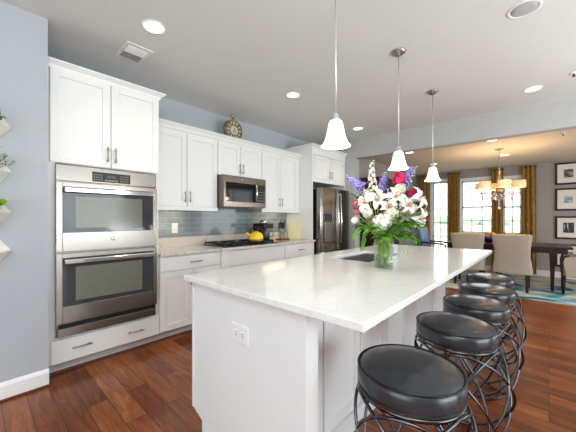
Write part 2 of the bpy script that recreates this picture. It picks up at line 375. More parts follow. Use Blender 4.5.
# windows of the dining end wall
def window(name, y0, y1, z0, z1, cols, rows, rail=True, casing=0.075):
    f = MB(); x = DX
    # casing on the room face
    f.box(x-0.02, y0-casing, z0-(casing if rail else 0), x, y0, z1+casing).box(x-0.02, y1, z0-(casing if rail else 0), x, y1+casing, z1+casing)
    f.box(x-0.024, y0-casing-0.01, z1, x, y1+casing+0.01, z1+casing)
    if rail: f.box(x-0.05, y0-casing-0.02, z0-0.03, x+0.02, y1+casing+0.02, z0).box(x-0.018, y0-casing, z0-0.10, x, y1+casing, z0-0.03)
    # sash
    s = 0.038; xa, xb = x+0.05, x+0.09
    for a, b in ((y0, y0+s), (y1-s, y1)): f.box(xa, a, z0, xb, b, z1)
    f.box(xa, y0, z0, xb, y1, z0+s*1.3).box(xa, y0, z1-s, xb, y1, z1)
    zm = (z0+z1)/2
    if rail: f.box(xa, y0, zm-0.022, xb, y1, zm+0.022)
    for i in range(1, cols): y = y0+(y1-y0)*i/cols; f.box(xa+0.01, y-0.011, z0, xb-0.01, y+0.011, z1)
    for i in range(1, rows):
        z = z0+(z1-z0)*i/rows
        if not rail or abs(z-zm) > 0.05: f.box(xa+0.01, y0, z-0.011, xb-0.01, y1, z+0.011)
    w = struct(f.build(name, 'trim', None))
    MB().box(x+0.068, y0, z0, x+0.072, y1, z1).build('pane', 'window_glass', w)
    return w
window('door_1', 1.93, 2.31, 0.06, 2.20, 2, 6, rail=False)
window('window_1', 0.985, 1.635, 0.87, 2.17, 3, 4)
window('window_2', 0.45, 0.79, 0.87, 2.14, 2, 4)
# glazed openings behind the camera
def glazing(name, box_f, pane):
    b = MB()
    for q in box_f: b.box(*q)
    w = struct(b.build(name, 'trim')); MB().box(*pane).build('pane', 'window_glass', w)
glazing('door_2', [(0, -4.38, 0.12, 0.07, -4.33, 2.35), (3.13, -4.38, 0.12, 3.2, -4.33, 2.35), (1.55, -4.38, 0.12, 1.65, -4.33, 2.35), (0, -4.38, 2.28, 3.2, -4.33, 2.35), (0, -4.38, 0.12, 3.2, -4.33, 0.2)], (0, -4.36, 0.12, 3.2, -4.352, 2.35))
glazing('window_3', [(-3.18, -1.3, 0.3, -3.13, -1.23, 2.4), (-3.18, 1.63, 0.3, -3.13, 1.7, 2.4), (-3.18, 0.16, 0.3, -3.13, 0.24, 2.4), (-3.18, -1.3, 2.33, -3.13, 1.7, 2.4), (-3.18, -1.3, 0.3, -3.13, 1.7, 0.37)], (-3.16, -1.3, 0.3, -3.152, 1.7, 2.4))
glazing('window_4', [(5.7, -2.78, 0.45, 5.76, -2.73, 2.35), (7.44, -2.78, 0.45, 7.5, -2.73, 2.35), (6.57, -2.78, 0.45, 6.63, -2.73, 2.35), (5.7, -2.78, 2.29, 7.5, -2.73, 2.35), (5.7, -2.78, 0.45, 7.5, -2.73, 0.51)], (5.7, -2.76, 0.45, 7.5, -2.752, 2.35))
# outdoors
struct(MB().box(-60, -60, -0.5, 120, 60, -0.35).build('ground_outside', 'lawn'))
struct(MB().box(34, -60, -0.35, 60, 60, -0.30).build('lawn_outside', 'grass'))
hb = MB()
for i in range(70):
    y = -58+i*1.7; h_ = 0.7+rnd.random()*0.5
    hb.ball((78+rnd.random()*4, y, h_*0.3), 1.6, 8, 5, (1, 1.1, h_))
o = hb.build('treeline_outside', 'hedge'); o['kind'] = 'stuff'

# ------------------------------------------------------------------ cabinet helpers (everything faces -Y)
def shaker(b, x0, x1, z0, z1, yf, t=0.02, rail=0.06, rec=0.012):
    b.box(x0, yf, z0, x0+rail, yf+t, z1).box(x1-rail, yf, z0, x1, yf+t, z1)
    b.box(x0+rail, yf, z1-rail, x1-rail, yf+t, z1).box(x0+rail, yf, z0, x1-rail, yf+t, z0+rail)
    b.box(x0+rail, yf+rec, z0+rail, x1-rail, yf+t, z1-rail)
    return b
def pull(parent, c, L, vertical, yf, r=0.0055, m='nickel', name='handle'):
    x, z = c; b = MB(); d = Vector((0, 0, 1)) if vertical else Vector((1, 0, 0)); p = Vector((x, yf-0.03, z))
    b.tube([p-d*L/2, p+d*L/2], r, 10)
    for q in (-0.36, 0.36):
        a = p+d*L*q; b.tube([a, a+Vector((0, 0.03, 0))], r*0.8, 8)
    return b.build(name, m, parent)
def door(parent, x0, x1, z0, z1, yf, hx=None, hz=None, L=0.13, vert=True, rail=0.06, name='door'):
    d = shaker(MB(), x0, x1, z0, z1, yf, rail=rail).build(name, 'cab', parent, bevel=0.0018)
    if hx is not None: pull(d, (hx, hz), L, vert, yf)
    return d
def slab(parent, x0, x1, z0, z1, yf, handles=(), name='drawer', L=0.14):
    d = MB().box(x0, yf, z0, x1, yf+0.02, z1).build(name, 'cab', parent, bevel=0.003)
    for hx, hz in handles: pull(d, (hx, hz), L, False, yf)
    return d
def crown(b, x0, x1, yf, yb, z0, z1, ov, left=True, right=True):
    # stepped and sloped crown, overhanging front and open ends
    prof = [(0, z0), (ov*0.25, z0+0.012), (ov*0.35, z0+(z1-z0)*0.45), (ov*0.9, z1-0.014), (ov, z1-0.012), (ov, z1)]
    vs = []
    for o_, z in prof:
        vs += [(x0-(o_ if left else 0), yb, z), (x0-(o_ if left else 0), yf-o_, z), (x1+(o_ if right else 0), yf-o_, z), (x1+(o_ if right else 0), yb, z)]
    n = len(prof); fs = []
    for i in range(n-1):
        for k in range(3): fs.append((i*4+k, i*4+k+1, (i+1)*4+k+1, (i+1)*4+k))
        fs.append((i*4+3, i*4, (i+1)*4, (i+1)*4+3))
    fs += [(0, 1, 2, 3), (n*4-4, n*4-3, n*4-2, n*4-1)]
    return b.add(vs, fs)

YF = 2.855     # face of doors of tall and base cabinets
YB = 3.485
# ---- tall oven cabinet
t = thing('oven_cabinet', (0.82, 3.17, 0), 'tall white cabinet housing the double wall oven', 'cabinet')
x0, x1 = 0.376, 1.238; yc = YF+0.02
b = MB().box(x0, yc, 0.10, x0+0.056, YB, 2.43).box(x1-0.035, yc, 0.10, x1, YB, 2.43).box(x0+0.045, yc, 1.685, x1-0.035, YB, 2.43)
b.box(x0+0.045, yc, 0.10, x1-0.035, YB, 0.30).box(x0+0.045, YB-0.02, 0.30, x1-0.035, YB, 1.685)
b.build('body', 'cab', t, bevel=0.002)
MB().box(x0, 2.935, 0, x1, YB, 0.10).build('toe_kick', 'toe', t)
MB().prism([(2.92, 0), (2.92, 0.006), (2.928, 0.018), (2.935, 0.018), (2.935, 0)], x0, x1, 'x').build('shoe_moulding', 'shoe', t)
crown(MB(), x0, x1, YF+0.01, YB, 2.415, 2.482, 0.05, left=False).build('crown', 'cab', t)
door(t, 0.398, 0.812, 1.69, 2.43, YF, 0.785, 1.80)
door(t, 0.820, 1.234, 1.69, 2.43, YF, 0.847, 1.80)
slab(t, 0.404, 1.236, 0.103, 0.285, YF, ((0.602, 0.205), (1.015, 0.20)))

# ---- double oven
OY = 2.845
t = thing('double_wall_oven', (0.82, 2.95, 0.305), 'stainless steel double oven built into the tall white cabinet', 'oven')
ox0, ox1 = 0.430, 1.203
MB().box(ox0, OY+0.012, 0.305, ox1, 3.40, 1.675).build('body', 'steel_dark', t)
p = MB().box(ox0, OY-0.004, 1.548, ox1, OY+0.012, 1.675).build('control_panel', 'steel', t, bevel=0.003)
dsp = MB().box(0.672, OY-0.006, 1.560, 0.968, OY-0.003, 1.642).build('display', 'black', p)
kb = MB()
for i in range(4):
    for j in range(3): kb.box(0.682+i*0.018, OY-0.0068, 1.574+j*0.021, 0.692+i*0.018, OY-0.0058, 1.580+j*0.021)
    for j in range(3): kb.box(0.886+i*0.018, OY-0.0068, 1.574+j*0.021, 0.896+i*0.018, OY-0.0058, 1.580+j*0.021)
for i in range(6): kb.box(0.768+i*0.017, OY-0.0068, 1.570, 0.778+i*0.017, OY-0.0058, 1.582)
for i in range(4):  # clock digits
    kb.box(0.785+i*0.018, OY-0.0068, 1.600, 0.788+i*0.018, OY-0.0058, 1.620).box(0.785+i*0.018, OY-0.0068, 1.600, 0.796+i*0.018, OY-0.0058, 1.602)
kb.build('key_marking', 'display', p)
def oven_door(z0, z1, badge):
    d = MB()
    gz0, gz1 = z0+0.15, z1-0.035
    if not badge: gz0 = z0+0.135
    gx0, gx1 = 0.470, 1.166; yf = OY-0.022
    d.box(ox0, yf, z0, gx0, OY+0.01, z1).box(gx1, yf, z0, ox1, OY+0.01, z1).box(gx0, yf, z0, gx1, OY+0.01, gz0).box(gx0, yf, gz1, gx1, OY+0.01, z1)
    o = d.build('oven_door', 'steel', t, bevel=0.002)
    g = MB().box(gx0, yf+0.002, gz0, gx1, OY+0.008, gz1).build('door_glass', 'oven_glass', o)
    MB().box(gx0+0.085, yf+0.0008, gz0+0.035, gx1-0.10, yf+0.004, gz1-0.075).build('window', 'oven_cavity', o)
    h = MB(); hz = z1-0.062
    h.box(gx0+0.005, yf-0.048, hz-0.02, gx1-0.005, yf-0.030, hz+0.02)
    for xx in (gx0+0.02, gx1-0.05): h.box(xx, yf-0.034, hz-0.012, xx+0.03, yf+0.002, hz+0.012)
    h.build('handle', 'chrome', o, bevel=0.007, seg=3)
    if badge: MB().lathe([(0.001, yf-0.004), (0.014, yf-0.004), (0.016, yf-0.002), (0.016, yf+0.001)], (0.82, 0, z0+0.085), 24, axis='y').build('badge', 'chrome', o)
oven_door(0.985, 1.535, True)
oven_door(0.415, 0.968, False)
v = MB().box(ox0+0.01, OY-0.012, 0.308, ox1-0.01, OY+0.012, 0.375).build('vent_trim', 'steel', t, bevel=0.002)
MB().box(ox0+0.02, OY+0.0, 0.375, ox1-0.02, OY+0.011, 0.405).build('vent_slot', 'gap', t)

# ---- upper cabinets
YU = 3.16
def upper(name, label, x0, x1, z0, doors, rail_left=False, rail=True):
    t = thing(name, ((x0+x1)/2, 3.32, z0), label, 'cabinet', None)
    MB().box(x0, YU+0.02, z0, x1, YB, 2.28).build('body', 'cab', t, bevel=0.0015)
    for (a, c, hx) in doors: door(t, a, c, z0+0.003, 2.245, YU, hx, z0+0.115)
    crown(MB(), x0, x1, YU+0.012, YB, 2.262, 2.335, 0.05, left=False, right=False).build('crown', 'cab', t)
    if rail: MB().box(x0, YU-0.004, z0-0.045, x1, YU+0.02, z0).build('light_rail', 'cab', t, bevel=0.003)
    return t
upper('upper_cabinet', 'white two-door wall cabinet between the ovens and the microwave', 1.24, 2.118, 1.385, [(1.300, 1.690, 1.665), (1.703, 2.112, 1.728)])
upper('upper_cabinet', 'short white two-door cabinet directly above the microwave', 2.121, 2.885, 1.815, [(2.130, 2.490, 2.465), (2.500, 2.878, 2.525)], rail=False)
upper('upper_cabinet', 'white two-door wall cabinet between the microwave and the fridge', 2.888, 3.775, 1.385, [(2.897, 3.275, 3.250), (3.285, 3.700, 3.310)])

# ---- microwave
t = thing('microwave', (2.5, 3.25, 1.395), 'stainless over-the-range microwave with dark glass door', 'microwave')
my = 3.045
MB().box(2.124, my+0.012, 1.395, 2.85, 3.47, 1.808).build('body', 'steel_dark', t, bevel=0.003)
d = MB(); a0, a1, z0, z1 = 2.124, 2.665, 1.40, 1.80
d.box(a0, my-0.012, z0, a0+0.035, my+0.012, z1).box(a0+0.035, my-0.012, z0, a1, my+0.012, z0+0.065).box(a0+0.035, my-0.012, z1-0.085, a1, my+0.012, z1)
do = d.build('door', 'steel_dark', t, bevel=0.002)
MB().box(a0+0.035, my-0.010, z0+0.065, a1, my+0.010, z1-0.085).build('door_glass', 'micro_glass', do)
h = MB(); h.tube([(2.645, my-0.008, 1.475), (2.645, my-0.04, 1.495), (2.645, my-0.055, 1.60), (2.645, my-0.04, 1.70), (2.645, my-0.008, 1.72)], 0.011, 12); h.build('handle', 'chrome', do)
MB().lathe([(0.001, my-0.015), (0.012, my-0.015), (0.013, my-0.012)], (2.42, 0, 1.76), 20, axis='y').build('badge', 'chrome', do)
cp = MB().box(2.667, my-0.012, 1.40, 2.85, my+0.012, 1.465).box(2.667, my-0.012, 1.715, 2.85, my+0.012, 1.80).box(2.83, my-0.012, 1.465, 2.85, my+0.012, 1.715).build('control_panel', 'steel_dark', t, bevel=0.002)
MB().box(2.667, my-0.010, 1.465, 2.83, my+0.010, 1.715).build('keypad', 'black', cp)
k = MB()
for i in range(3):
    for j in range(4): k.box(2.70+i*0.05, my-0.0112, 1.49+j*0.04, 2.725+i*0.05, my-0.0098, 1.497+j*0.04)
k.build('key_marking', 'display', cp)

# ---- base cabinets and worktop
CZ = 0.895
def base_shell(t, x0, x1):
    MB().box(x0, YF+0.02, 0.10, x1, YB, CZ-0.03).build('body', 'cab', t)
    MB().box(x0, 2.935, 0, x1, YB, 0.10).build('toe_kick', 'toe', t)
    MB().prism([(2.92, 0), (2.92, 0.006), (2.928, 0.018), (2.935, 0.018), (2.935, 0)], x0, x1, 'x').build('shoe_moulding', 'shoe', t)
t = thing('base_cabinet', (1.6, 3.17, 0), 'white base cabinet with one drawer over doors beside the tall oven cabinet', 'cabinet')
base_shell(t, 1.241, 1.955)
slab(t, 1.247, 1.950, 0.712, 0.855, YF, ((1.63, 0.782),))
door(t, 1.247, 1.594, 0.108, 0.703, YF, 1.570, 0.60)
door(t, 1.602, 1.950, 0.108, 0.703, YF, 1.628, 0.60)
t = thing('base_cabinet', (2.5, 3.17, 0), 'white base cabinet beneath the gas cooktop with a wide false drawer front', 'cabinet')
base_shell(t, 1.958, 3.055)
MB().box(1.962, YF-0.018, 0.10, 2.075, YF+0.02, CZ-0.03).build('pilaster', 'cab', t, bevel=0.003)
slab(t, 2.080, 3.050, 0.66, 0.855, YF, name='drawer')
door(t, 2.080, 2.560, 0.108, 0.652, YF, 2.535, 0.55)
door(t, 2.568, 3.050, 0.108, 0.652, YF, 2.593, 0.55)
t = thing('base_cabinet', (3.4, 3.17, 0), 'narrow white base cabinet with one drawer next to the fridge panel', 'cabinet')
base_shell(t, 3.058, 3.775)
slab(t, 3.064, 3.768, 0.66, 0.855, YF, ((3.42, 0.765),))
door(t, 3.064, 3.412, 0.108, 0.652, YF, 3.388, 0.55)
door(t, 3.420, 3.768, 0.108, 0.652, YF, 3.444, 0.55)

t = thing('worktop', (2.5, 3.15, CZ-0.03), 'beige quartz worktop along the wall with low matching upstand', 'countertop')
MB().box(1.241, 2.83, CZ-0.03, 3.778, YB, CZ).box(1.95, 2.812, CZ-0.03, 3.05, 2.83, CZ).build('slab', 'stone', t, bevel=0.003)
MB().box(1.241, YB-0.025, CZ, 3.778, YB, CZ+0.115).build('upstand', 'stone', t, bevel=0.002)
o = MB().box(1.241, YB-0.008, CZ+0.115, 3.778, YB+0.003, 1.42).box(2.12, YB-0.008, 1.42, 2.886, YB+0.003, 1.83).build('tile_backsplash', 'tile')
tag(o, 'grey glass subway tile backsplash behind the cooktop', 'backsplash'); o['kind'] = 'structure'

def outlet(name, label, place, w, h, horizontal, style='duplex'):
    # place(a, d, z): a along the wall, d outward
    t = thing(name, tuple(place(0, 0, 0)), label, 'outlet')
    def mk(bx): 
        b = MB()
        for q in bx: b.box(*q)
        return b.xform(lambda v: place(v.x, v.y, v.z))
    mk([(-w/2, 0, -h/2, w/2, 0.0065, h/2)]).build('cover_plate', 'plastic', t, bevel=0.002)
    sl = []
    for s in (-1, 1):
        cx, cz = (s*w*0.21, 0) if horizontal else (0, s*h*0.21)
        mk([(cx-0.016, 0.005, cz-0.016, cx+0.016, 0.0085, cz+0.016)]).build('socket', 'plastic', t, bevel=0.003)
        for e in (-1, 1):
            if horizontal: sl.append((cx-0.002, 0.0083, cz+e*0.006-0.0014, cx+0.008, 0.0092, cz+e*0.006+0.0014))
            else: sl.append((cx+e*0.006-0.0014, 0.0083, cz-0.002, cx+e*0.006+0.0014, 0.0092, cz+0.008))
    mk(sl).build('slot', 'slot', t)
outlet('wall_outlet', 'white wall outlet on the grey tile backsplash near the ovens', lambda a, d, z: Vector((1.70+a, YB-0.008-d, 1.125+z)), 0.078, 0.125, False)

# ---- cooktop
t = thing('gas_cooktop', (2.47, 3.07, CZ), 'black gas cooktop with cast iron grates set in the worktop', 'cooktop')
cx0, cx1, cy0, cy1 = 2.03, 2.93, 2.87, 3.37
MB().box(cx0, cy0, CZ, cx1, cy1, CZ+0.008).build('base', 'black', t, bevel=0.003)
for k in range(3):
    g = MB(); a = cx0+0.02+k*0.29; c = a+0.28; zt = CZ+0.042
    g.box(a, cy0+0.06, zt-0.012, a+0.012, cy1-0.02, zt).box(c-0.012, cy0+0.06, zt-0.012, c, cy1-0.02, zt)
    for yy in (cy0+0.06, (cy0+cy1)/2+0.01, cy1-0.032): g.box(a, yy, zt-0.012, c, yy+0.012, zt)
    for yy in (cy0+0.16, cy0+0.36): g.box(a, yy, zt-0.012, a+0.10, yy+0.01, zt).box(c-0.10, yy, zt-0.012, c, yy+0.01, zt)
    g.box((a+c)/2-0.006, cy0+0.06, zt-0.012, (a+c)/2+0.006, cy0+0.12, zt).box((a+c)/2-0.006, cy1-0.09, zt-0.012, (a+c)/2+0.006, cy1-0.02, zt)
    for xx in (a, c-0.012):
        for yy in (cy0+0.06, cy1-0.032): g.box(xx, yy, CZ+0.006, xx+0.012, yy+0.012, zt)
    g.build('grate', 'iron', t, bevel=0.001)
for bx, by, br in ((2.19, 2.99, 0.035), (2.19, 3.23, 0.042), (2.48, 3.12, 0.055), (2.77, 2.99, 0.042), (2.77, 3.23, 0.035)):
    MB().lathe([(br, CZ+0.007), (br, CZ+0.018), (br*0.8, CZ+0.02), (br*0.78, CZ+0.026), (0.002, CZ+0.027)], (bx, by, 0), 20).build('burner', 'iron', t)
for k in range(5):
    MB().lathe([(0.017, CZ+0.007), (0.016, CZ+0.03), (0.002, CZ+0.031)], (2.28+k*0.1, 2.897, 0), 16).build('knob', 'black', t)

# ---- kettle
kx, ky, kz = 2.62, 2.985, CZ+0.0425
t = thing('kettle', (kx, ky, kz), 'bright yellow enamel kettle on the gas cooktop', 'kettle')
MB().lathe([(0.086, kz), (0.097, kz+0.006), (0.102, kz+0.03), (0.098, kz+0.07), (0.082, kz+0.10), (0.055, kz+0.117), (0.04, kz+0.12)], (kx, ky, 0), 40).build('body', 'yellow', t)
l_ = MB().lathe([(0.044, kz+0.118), (0.04, kz+0.126), (0.012, kz+0.132), (0.001, kz+0.132)], (kx, ky, 0), 28).build('lid', 'yellow', t)
MB().ball((kx, ky, kz+0.142), 0.012).build('knob', 'black', l_)
dx, dy = -0.80, 0.60
sp = [(kx+dx*r, ky+dy*r, kz+h) for r, h in ((0.075, 0.06), (0.105, 0.085), (0.128, 0.118))]
MB().tube(sp, [0.022, 0.017, 0.012], 14).build('spout', 'yellow', t)
hp = [(kx+dx*r*1.0, ky+dy*r*1.0, kz+h) for r, h in ((0.082, 0.085), (0.075, 0.145), (0.045, 0.182), (0.0, 0.192), (-0.045, 0.182), (-0.075, 0.145), (-0.082, 0.085))]
MB().tube(hp, [0.006, 0.008, 0.011, 0.012, 0.011, 0.008, 0.006], 12).build('handle', 'black', t)
MB().lathe([(0.0985, kz+0.012), (0.1035, kz+0.018), (0.0985, kz+0.024)], (kx, ky, 0), 40, cap=False).build('band', 'black', t)

# ---- coffee maker
cx, cy = 2.95, 3.20
t = thing('coffee_maker', (cx, cy, CZ), 'black coffee maker with silver top behind the yellow kettle', 'coffee maker')
MB().box(cx-0.10, cy-0.13, CZ, cx+0.10, cy+0.12, CZ+0.035).build('base', 'black', t, bevel=0.008)
MB().box(cx-0.095, cy+0.02, CZ+0.03, cx+0.095, cy+0.12, CZ+0.27).build('water_tank', 'black', t, bevel=0.008)
hd_ = MB().box(cx-0.10, cy-0.13, CZ+0.205, cx+0.10, cy+0.12, CZ+0.275).build('brew_head', 'black', t, bevel=0.012)
MB().lathe([(0.062, CZ+0.27), (0.06, CZ+0.30), (0.04, CZ+0.325), (0.001, CZ+0.328)], (cx, cy-0.01, 0), 28).build('lid', 'chrome', t)
cf = MB().lathe([(0.05, CZ+0.036), (0.068, CZ+0.06), (0.066, CZ+0.11), (0.045, CZ+0.165), (0.045, CZ+0.18)], (cx, cy-0.055, 0), 28).build('carafe', 'oven_glass', t)
MB().tube([(cx+0.045, cy-0.10, CZ+0.165), (cx+0.075, cy-0.135, CZ+0.155), (cx+0.08, cy-0.14, CZ+0.09), (cx+0.055, cy-0.105, CZ+0.07)], 0.007, 8).build('handle', 'steel', cf)

# ---- knife stand
nx, ny = 3.36, 3.18
t = thing('knife_stand', (nx, ny, CZ), 'clear knife stand on red wooden base by the fridge panel', 'knife block')
MB().box(nx-0.09, ny-0.065, CZ, nx+0.09, ny+0.065, CZ+0.028).build('base', 'redwood', t, bevel=0.004)
MB().box(nx-0.08, ny+0.0, CZ+0.028, nx+0.08, ny+0.012, CZ+0.19).box(nx-0.08, ny+0.035, CZ+0.028, nx+0.08, ny+0.047, CZ+0.19).build('clear_panel', 'clear', t, bevel=0.002)
for k in range(5):
    x = nx-0.062+k*0.031; hh = CZ+0.175+0.012*((k*2) % 3)
    kn = thing('kitchen_knife', (x, ny+0.0235, CZ+0.0285), ['black-handled knife at the cooktop end of the clear stand', 'second black-handled knife from the cooktop in the clear stand', 'middle black-handled knife of the clear stand', 'black-handled knife one in from the fridge end of the clear stand', 'black-handled knife at the fridge end of the clear stand'][k], 'knife', 'knives in the clear stand')
    MB().box(x-0.010, ny+0.0225, CZ+0.0285, x+0.010, ny+0.0245, hh).build('blade', 'chrome', kn)
    MB().box(x-0.010, ny+0.016, hh, x+0.010, ny+0.031, hh+0.105).build('handle', 'black', kn, bevel=0.004)
for k, x in enumerate((nx-0.035, nx+0.045)):
    bt = thing('cruet_bottle', (x, ny-0.035, CZ+0.0285), ['small glass cruet at the cooktop side of the red base', 'small glass cruet at the fridge side of the red base'][k], 'bottle', 'glass cruets on the red wooden base')
    MB().lathe([(0.024, CZ+0.0285), (0.026, CZ+0.035), (0.026, CZ+0.10), (0.012, CZ+0.125), (0.011, CZ+0.145)], (x, ny-0.035, 0), 20).build('body', 'clear', bt)
    MB().lathe([(0.013, CZ+0.145), (0.014, CZ+0.165), (0.008, CZ+0.172)], (x, ny-0.035, 0), 16).build('stopper', 'chrome', bt)
# ---- chopping board leaning on the fridge panel
b = MB().box(0, -0.15, 0, 0.012, 0.15, 0.28); a = math.radians(9)
b.xform(lambda v: Vector((3.729+v.x*math.cos(a)+v.z*math.sin(a), 3.26+v.y, CZ+v.z*math.cos(a)-v.x*math.sin(a)+0.0022)))
tag(b.build('chopping_board', 'board', None, bevel=0.004), 'pale yellow chopping board leaning against the white fridge panel', 'chopping board')

# ---- fridge surround and fridge
t = thing('fridge_cabinet', (4.3, 3.2, 0), 'tall white fridge surround with side panels and small doors on top', 'cabinet')
YP = 2.90
MB().box(3.78, YP, 0, 3.80, YB, 2.43).build('side_panel', 'cab', t, bevel=0.002)
MB().box(4.795, YP, 0, 4.815, YB, 2.43).build('side_panel', 'cab', t, bevel=0.002)
MB().box(3.80, YP+0.02, 1.86, 4.795, YB, 2.43).build('body', 'cab', t)
crown(MB(), 3.78, 4.815, YP+0.005, YB, 2.405, 2.482, 0.05, left=True, right=False).build('crown', 'cab', t)
door(t, 3.85, 4.292, 1.925, 2.315, YP-0.0, 4.262, 2.01)
door(t, 4.308, 4.765, 1.925, 2.315, YP-0.0, 4.338, 2.01)
MB().box(3.80, YP-0.001, 2.32, 4.795, YP+0.02, 2.43).box(3.80, YP-0.001, 1.86, 4.795, YP+0.02, 1.918).build('face_frame', 'cab', t)

t = thing('refrigerator', (4.3, 3.15, 0), 'stainless french door refrigerator inside the white surround', 'refrigerator')
fx0, fx1, fxm = 3.838, 4.752, 4.295
MB().box(fx0+0.01, 2.885, 0.02, fx1-0.01, 3.45, 1.74).build('body', 'gap', t)
def fdoor(a0, a1, z0, z1, name, bulge=0.022):
    n = 14; ys = []
    poly = []
    for i in range(n+1):
        q = i/n; x = a0+(a1-a0)*q; e = min(q, 1-q)*(a1-a0)
        edge = 0.018*(1-min(1, e/0.03))**2
        y = 2.765-bulge*math.sin(PI*((x-fx0)/(fx1-fx0)))-0.0+edge
        poly.append((x, y))
    poly += [(a1, 2.875), (a0, 2.875)]
    o = MB().prism(poly, z0, z1, 'z').build(name, 'steel', t, bevel=0.003)
    o.data.polygons.foreach_set('use_smooth', [2 <= i for i in range(len(o.data.polygons))])
    d = o.modifiers.new('split', 'EDGE_SPLIT'); d.split_angle = math.radians(35)
    return o
M['steel'].node_tree.nodes['Principled BSDF'].inputs['Roughness'].default_value = 0.25
ld = fdoor(fx0, fxm-0.003, 0.70, 1.755, 'door')
rd = fdoor(fxm+0.003, fx1, 0.70, 1.755, 'door')
fz = fdoor(fx0, fx1, 0.06, 0.69, 'freezer_drawer')
for dd, hx in ((ld, fxm-0.045), (rd, fxm+0.045)):
    MB().tube([(hx, 2.755, 0.80), (hx, 2.70, 0.83), (hx, 2.685, 1.2), (hx, 2.70, 1.66), (hx, 2.755, 1.69)], 0.013, 12).build('handle', 'chrome', dd)
MB().tube([(fx0+0.1, 2.755, 0.62), (fx0+0.13, 2.69, 0.62), (fx1-0.13, 2.69, 0.62), (fx1-0.1, 2.755, 0.62)], 0.013, 12).build('handle', 'chrome', fz)
dp = MB().box(3.90, 2.735, 0.83, 4.13, 2.765, 1.32).build('dispenser', 'steel_dark', ld, bevel=0.004)
MB().box(3.915, 2.732, 0.85, 4.115, 2.74, 1.19).build('dispenser_recess', 'nickel', ld, bevel=0.003)
MB().box(3.915, 2.731, 1.205, 4.115, 2.74, 1.305).build('dispenser_screen', 'oven_glass', ld)
MB().box(fx0+0.01, 2.90, 0.0, fx1-0.01, 3.4, 0.055).build('grille', 'black', t)

# ---- clock on the cabinets
ccx, ccy, ccz = 2.455, 3.285, 2.335
t = thing('table_clock', (ccx, ccy, ccz), 'round bronze pocket watch style clock standing on the wall cabinets', 'clock')
R_ = 0.148; zc = ccz+R_
def ring(b, r, rr, c, n=48, axis='y', k=10):
    pts = []
    for i in range(n):
        a = 2*PI*i/n
        pts.append((c[0]+r*math.cos(a), c[1], c[2]+r*math.sin(a)) if axis == 'y' else (c[0]+r*math.cos(a), c[1]+r*math.sin(a), c[2]))
    return b.tube(pts, rr, k, closed=True)
b = MB().lathe([(0.02, -0.02), (R_-0.02, -0.022), (R_-0.006, -0.03), (R_, -0.02), (R_, 0.02), (R_-0.02, 0.03), (0.02, 0.03)], (ccx, ccy, zc), 56, axis='y')
for i in range(36):
    a = 2*PI*i/36; b.ball((ccx+(R_-0.014)*math.cos(a), ccy-0.026, zc+(R_-0.014)*math.sin(a)), 0.009, 8, 5)
b.build('case', 'bronze', t)
dl = MB().lathe([(0.002, -0.006), (0.062, -0.006), (0.062, 0.0)], (ccx, ccy-0.024, zc-0.005), 40, axis='y').build('dial', 'dial', t)
nb = MB()
for i in range(12):
    a = 2*PI*i/12; c = Vector((math.cos(a), 0, math.sin(a))); p = Vector((ccx, ccy-0.026, zc))
    nb.box(-0.006, -0.004, -0.018, 0.006, 0.0, 0.018)
    rot = Matrix.Rotation(-a+PI/2, 3, 'Y')
    nb.xform(lambda v, rot=rot, c=c, p=p: rot @ v+p+c*0.100, len(nb.v)-8)
nb.build('numeral_plaque', 'dial', t)
hb_ = MB().box(ccx-0.004, ccy-0.033, zc-0.005, ccx+0.004, ccy-0.0305, zc+0.035).box(ccx, ccy-0.033, zc-0.009, ccx+0.028, ccy-0.0305, zc-0.002)
ring(hb_, 0.016, 0.003, (ccx+0.0, ccy-0.031, zc-0.03), 20, k=6)
hb_.build('clock_hand', 'frame', dl)
cr = MB().lathe([(0.022, zc+R_-0.006), (0.016, zc+R_+0.008), (0.02, zc+R_+0.014), (0.02, zc+R_+0.03), (0.012, zc+R_+0.036)], (ccx, ccy, 0), 20); ring(cr, 0.027, 0.005, (ccx, ccy, zc+R_+0.052), 30)
cr.build('winding_crown', 'bronze', t)

# ------------------------------------------------------------------ island
IX0, IX1 = 0.87, 3.58; IYF, IYB = 1.55, 0.86
t = thing('kitchen_island', (2.2, 1.2, 0), 'long white kitchen island cabinet under the white quartz top', 'island')
# open box so the sink bowl hangs free inside
zb = 0.884
MB().box(IX0+0.02, IYF-0.02, 0.10, IX1, IYF, zb).box(IX0+0.02, IYB+0.02, 0.0, IX1, IYB+0.04, zb).box(IX1-0.02, IYB+0.04, 0, IX1, IYF-0.02, zb).box(IX0+0.02, IYB+0.04, 0.10, IX1-0.02, IYF-0.02, 0.13).box(IX0+0.1, IYF-0.10, 0, IX1, IYF-0.08, 0.10).build('body', 'cab', t)
ep = MB().prism([(0.695, 0.0), (1.452, 0.0), (1.452, 0.105), (1.55, 0.145), (1.55, zb), (0.695, zb)], IX0, IX0+0.02, 'x').build('end_panel', 'cab', t, bevel=0.0015)
MB().box(IX0-0.006, 1.53, 0.148, IX0, 1.55, zb).build('edge_moulding', 'cab', ep, bevel=0.0015)
MB().box(IX0-0.006, 0.693, 0.0, IX0, 0.712, zb).build('edge_moulding', 'cab', ep, bevel=0.0015)
MB().box(IX0+0.02, 0.695, 0, IX0+0.075, IYB+0.02, zb).build('corner_post', 'cab', t, bevel=0.0015)
MB().box(IX0+0.075, 0.845, 0.0, IX1, IYB+0.02, 0.105).build('base_rail', 'trim', t, bevel=0.004)
MB().prism([(1.445, 0), (1.465, 0), (1.465, 0.012), (1.452, 0.02), (1.445, 0.02)], IX0-0.0, IX0+0.02, 'x').build('shoe_moulding', 'shoe', t)
MB().prism([(IX0-0.014, 0), (IX0-0.012, 0.010), (IX0-0.004, 0.018), (IX0, 0.018), (IX0, 0)], 0.69, 1.47, 'y').build('shoe_moulding', 'tan', t)
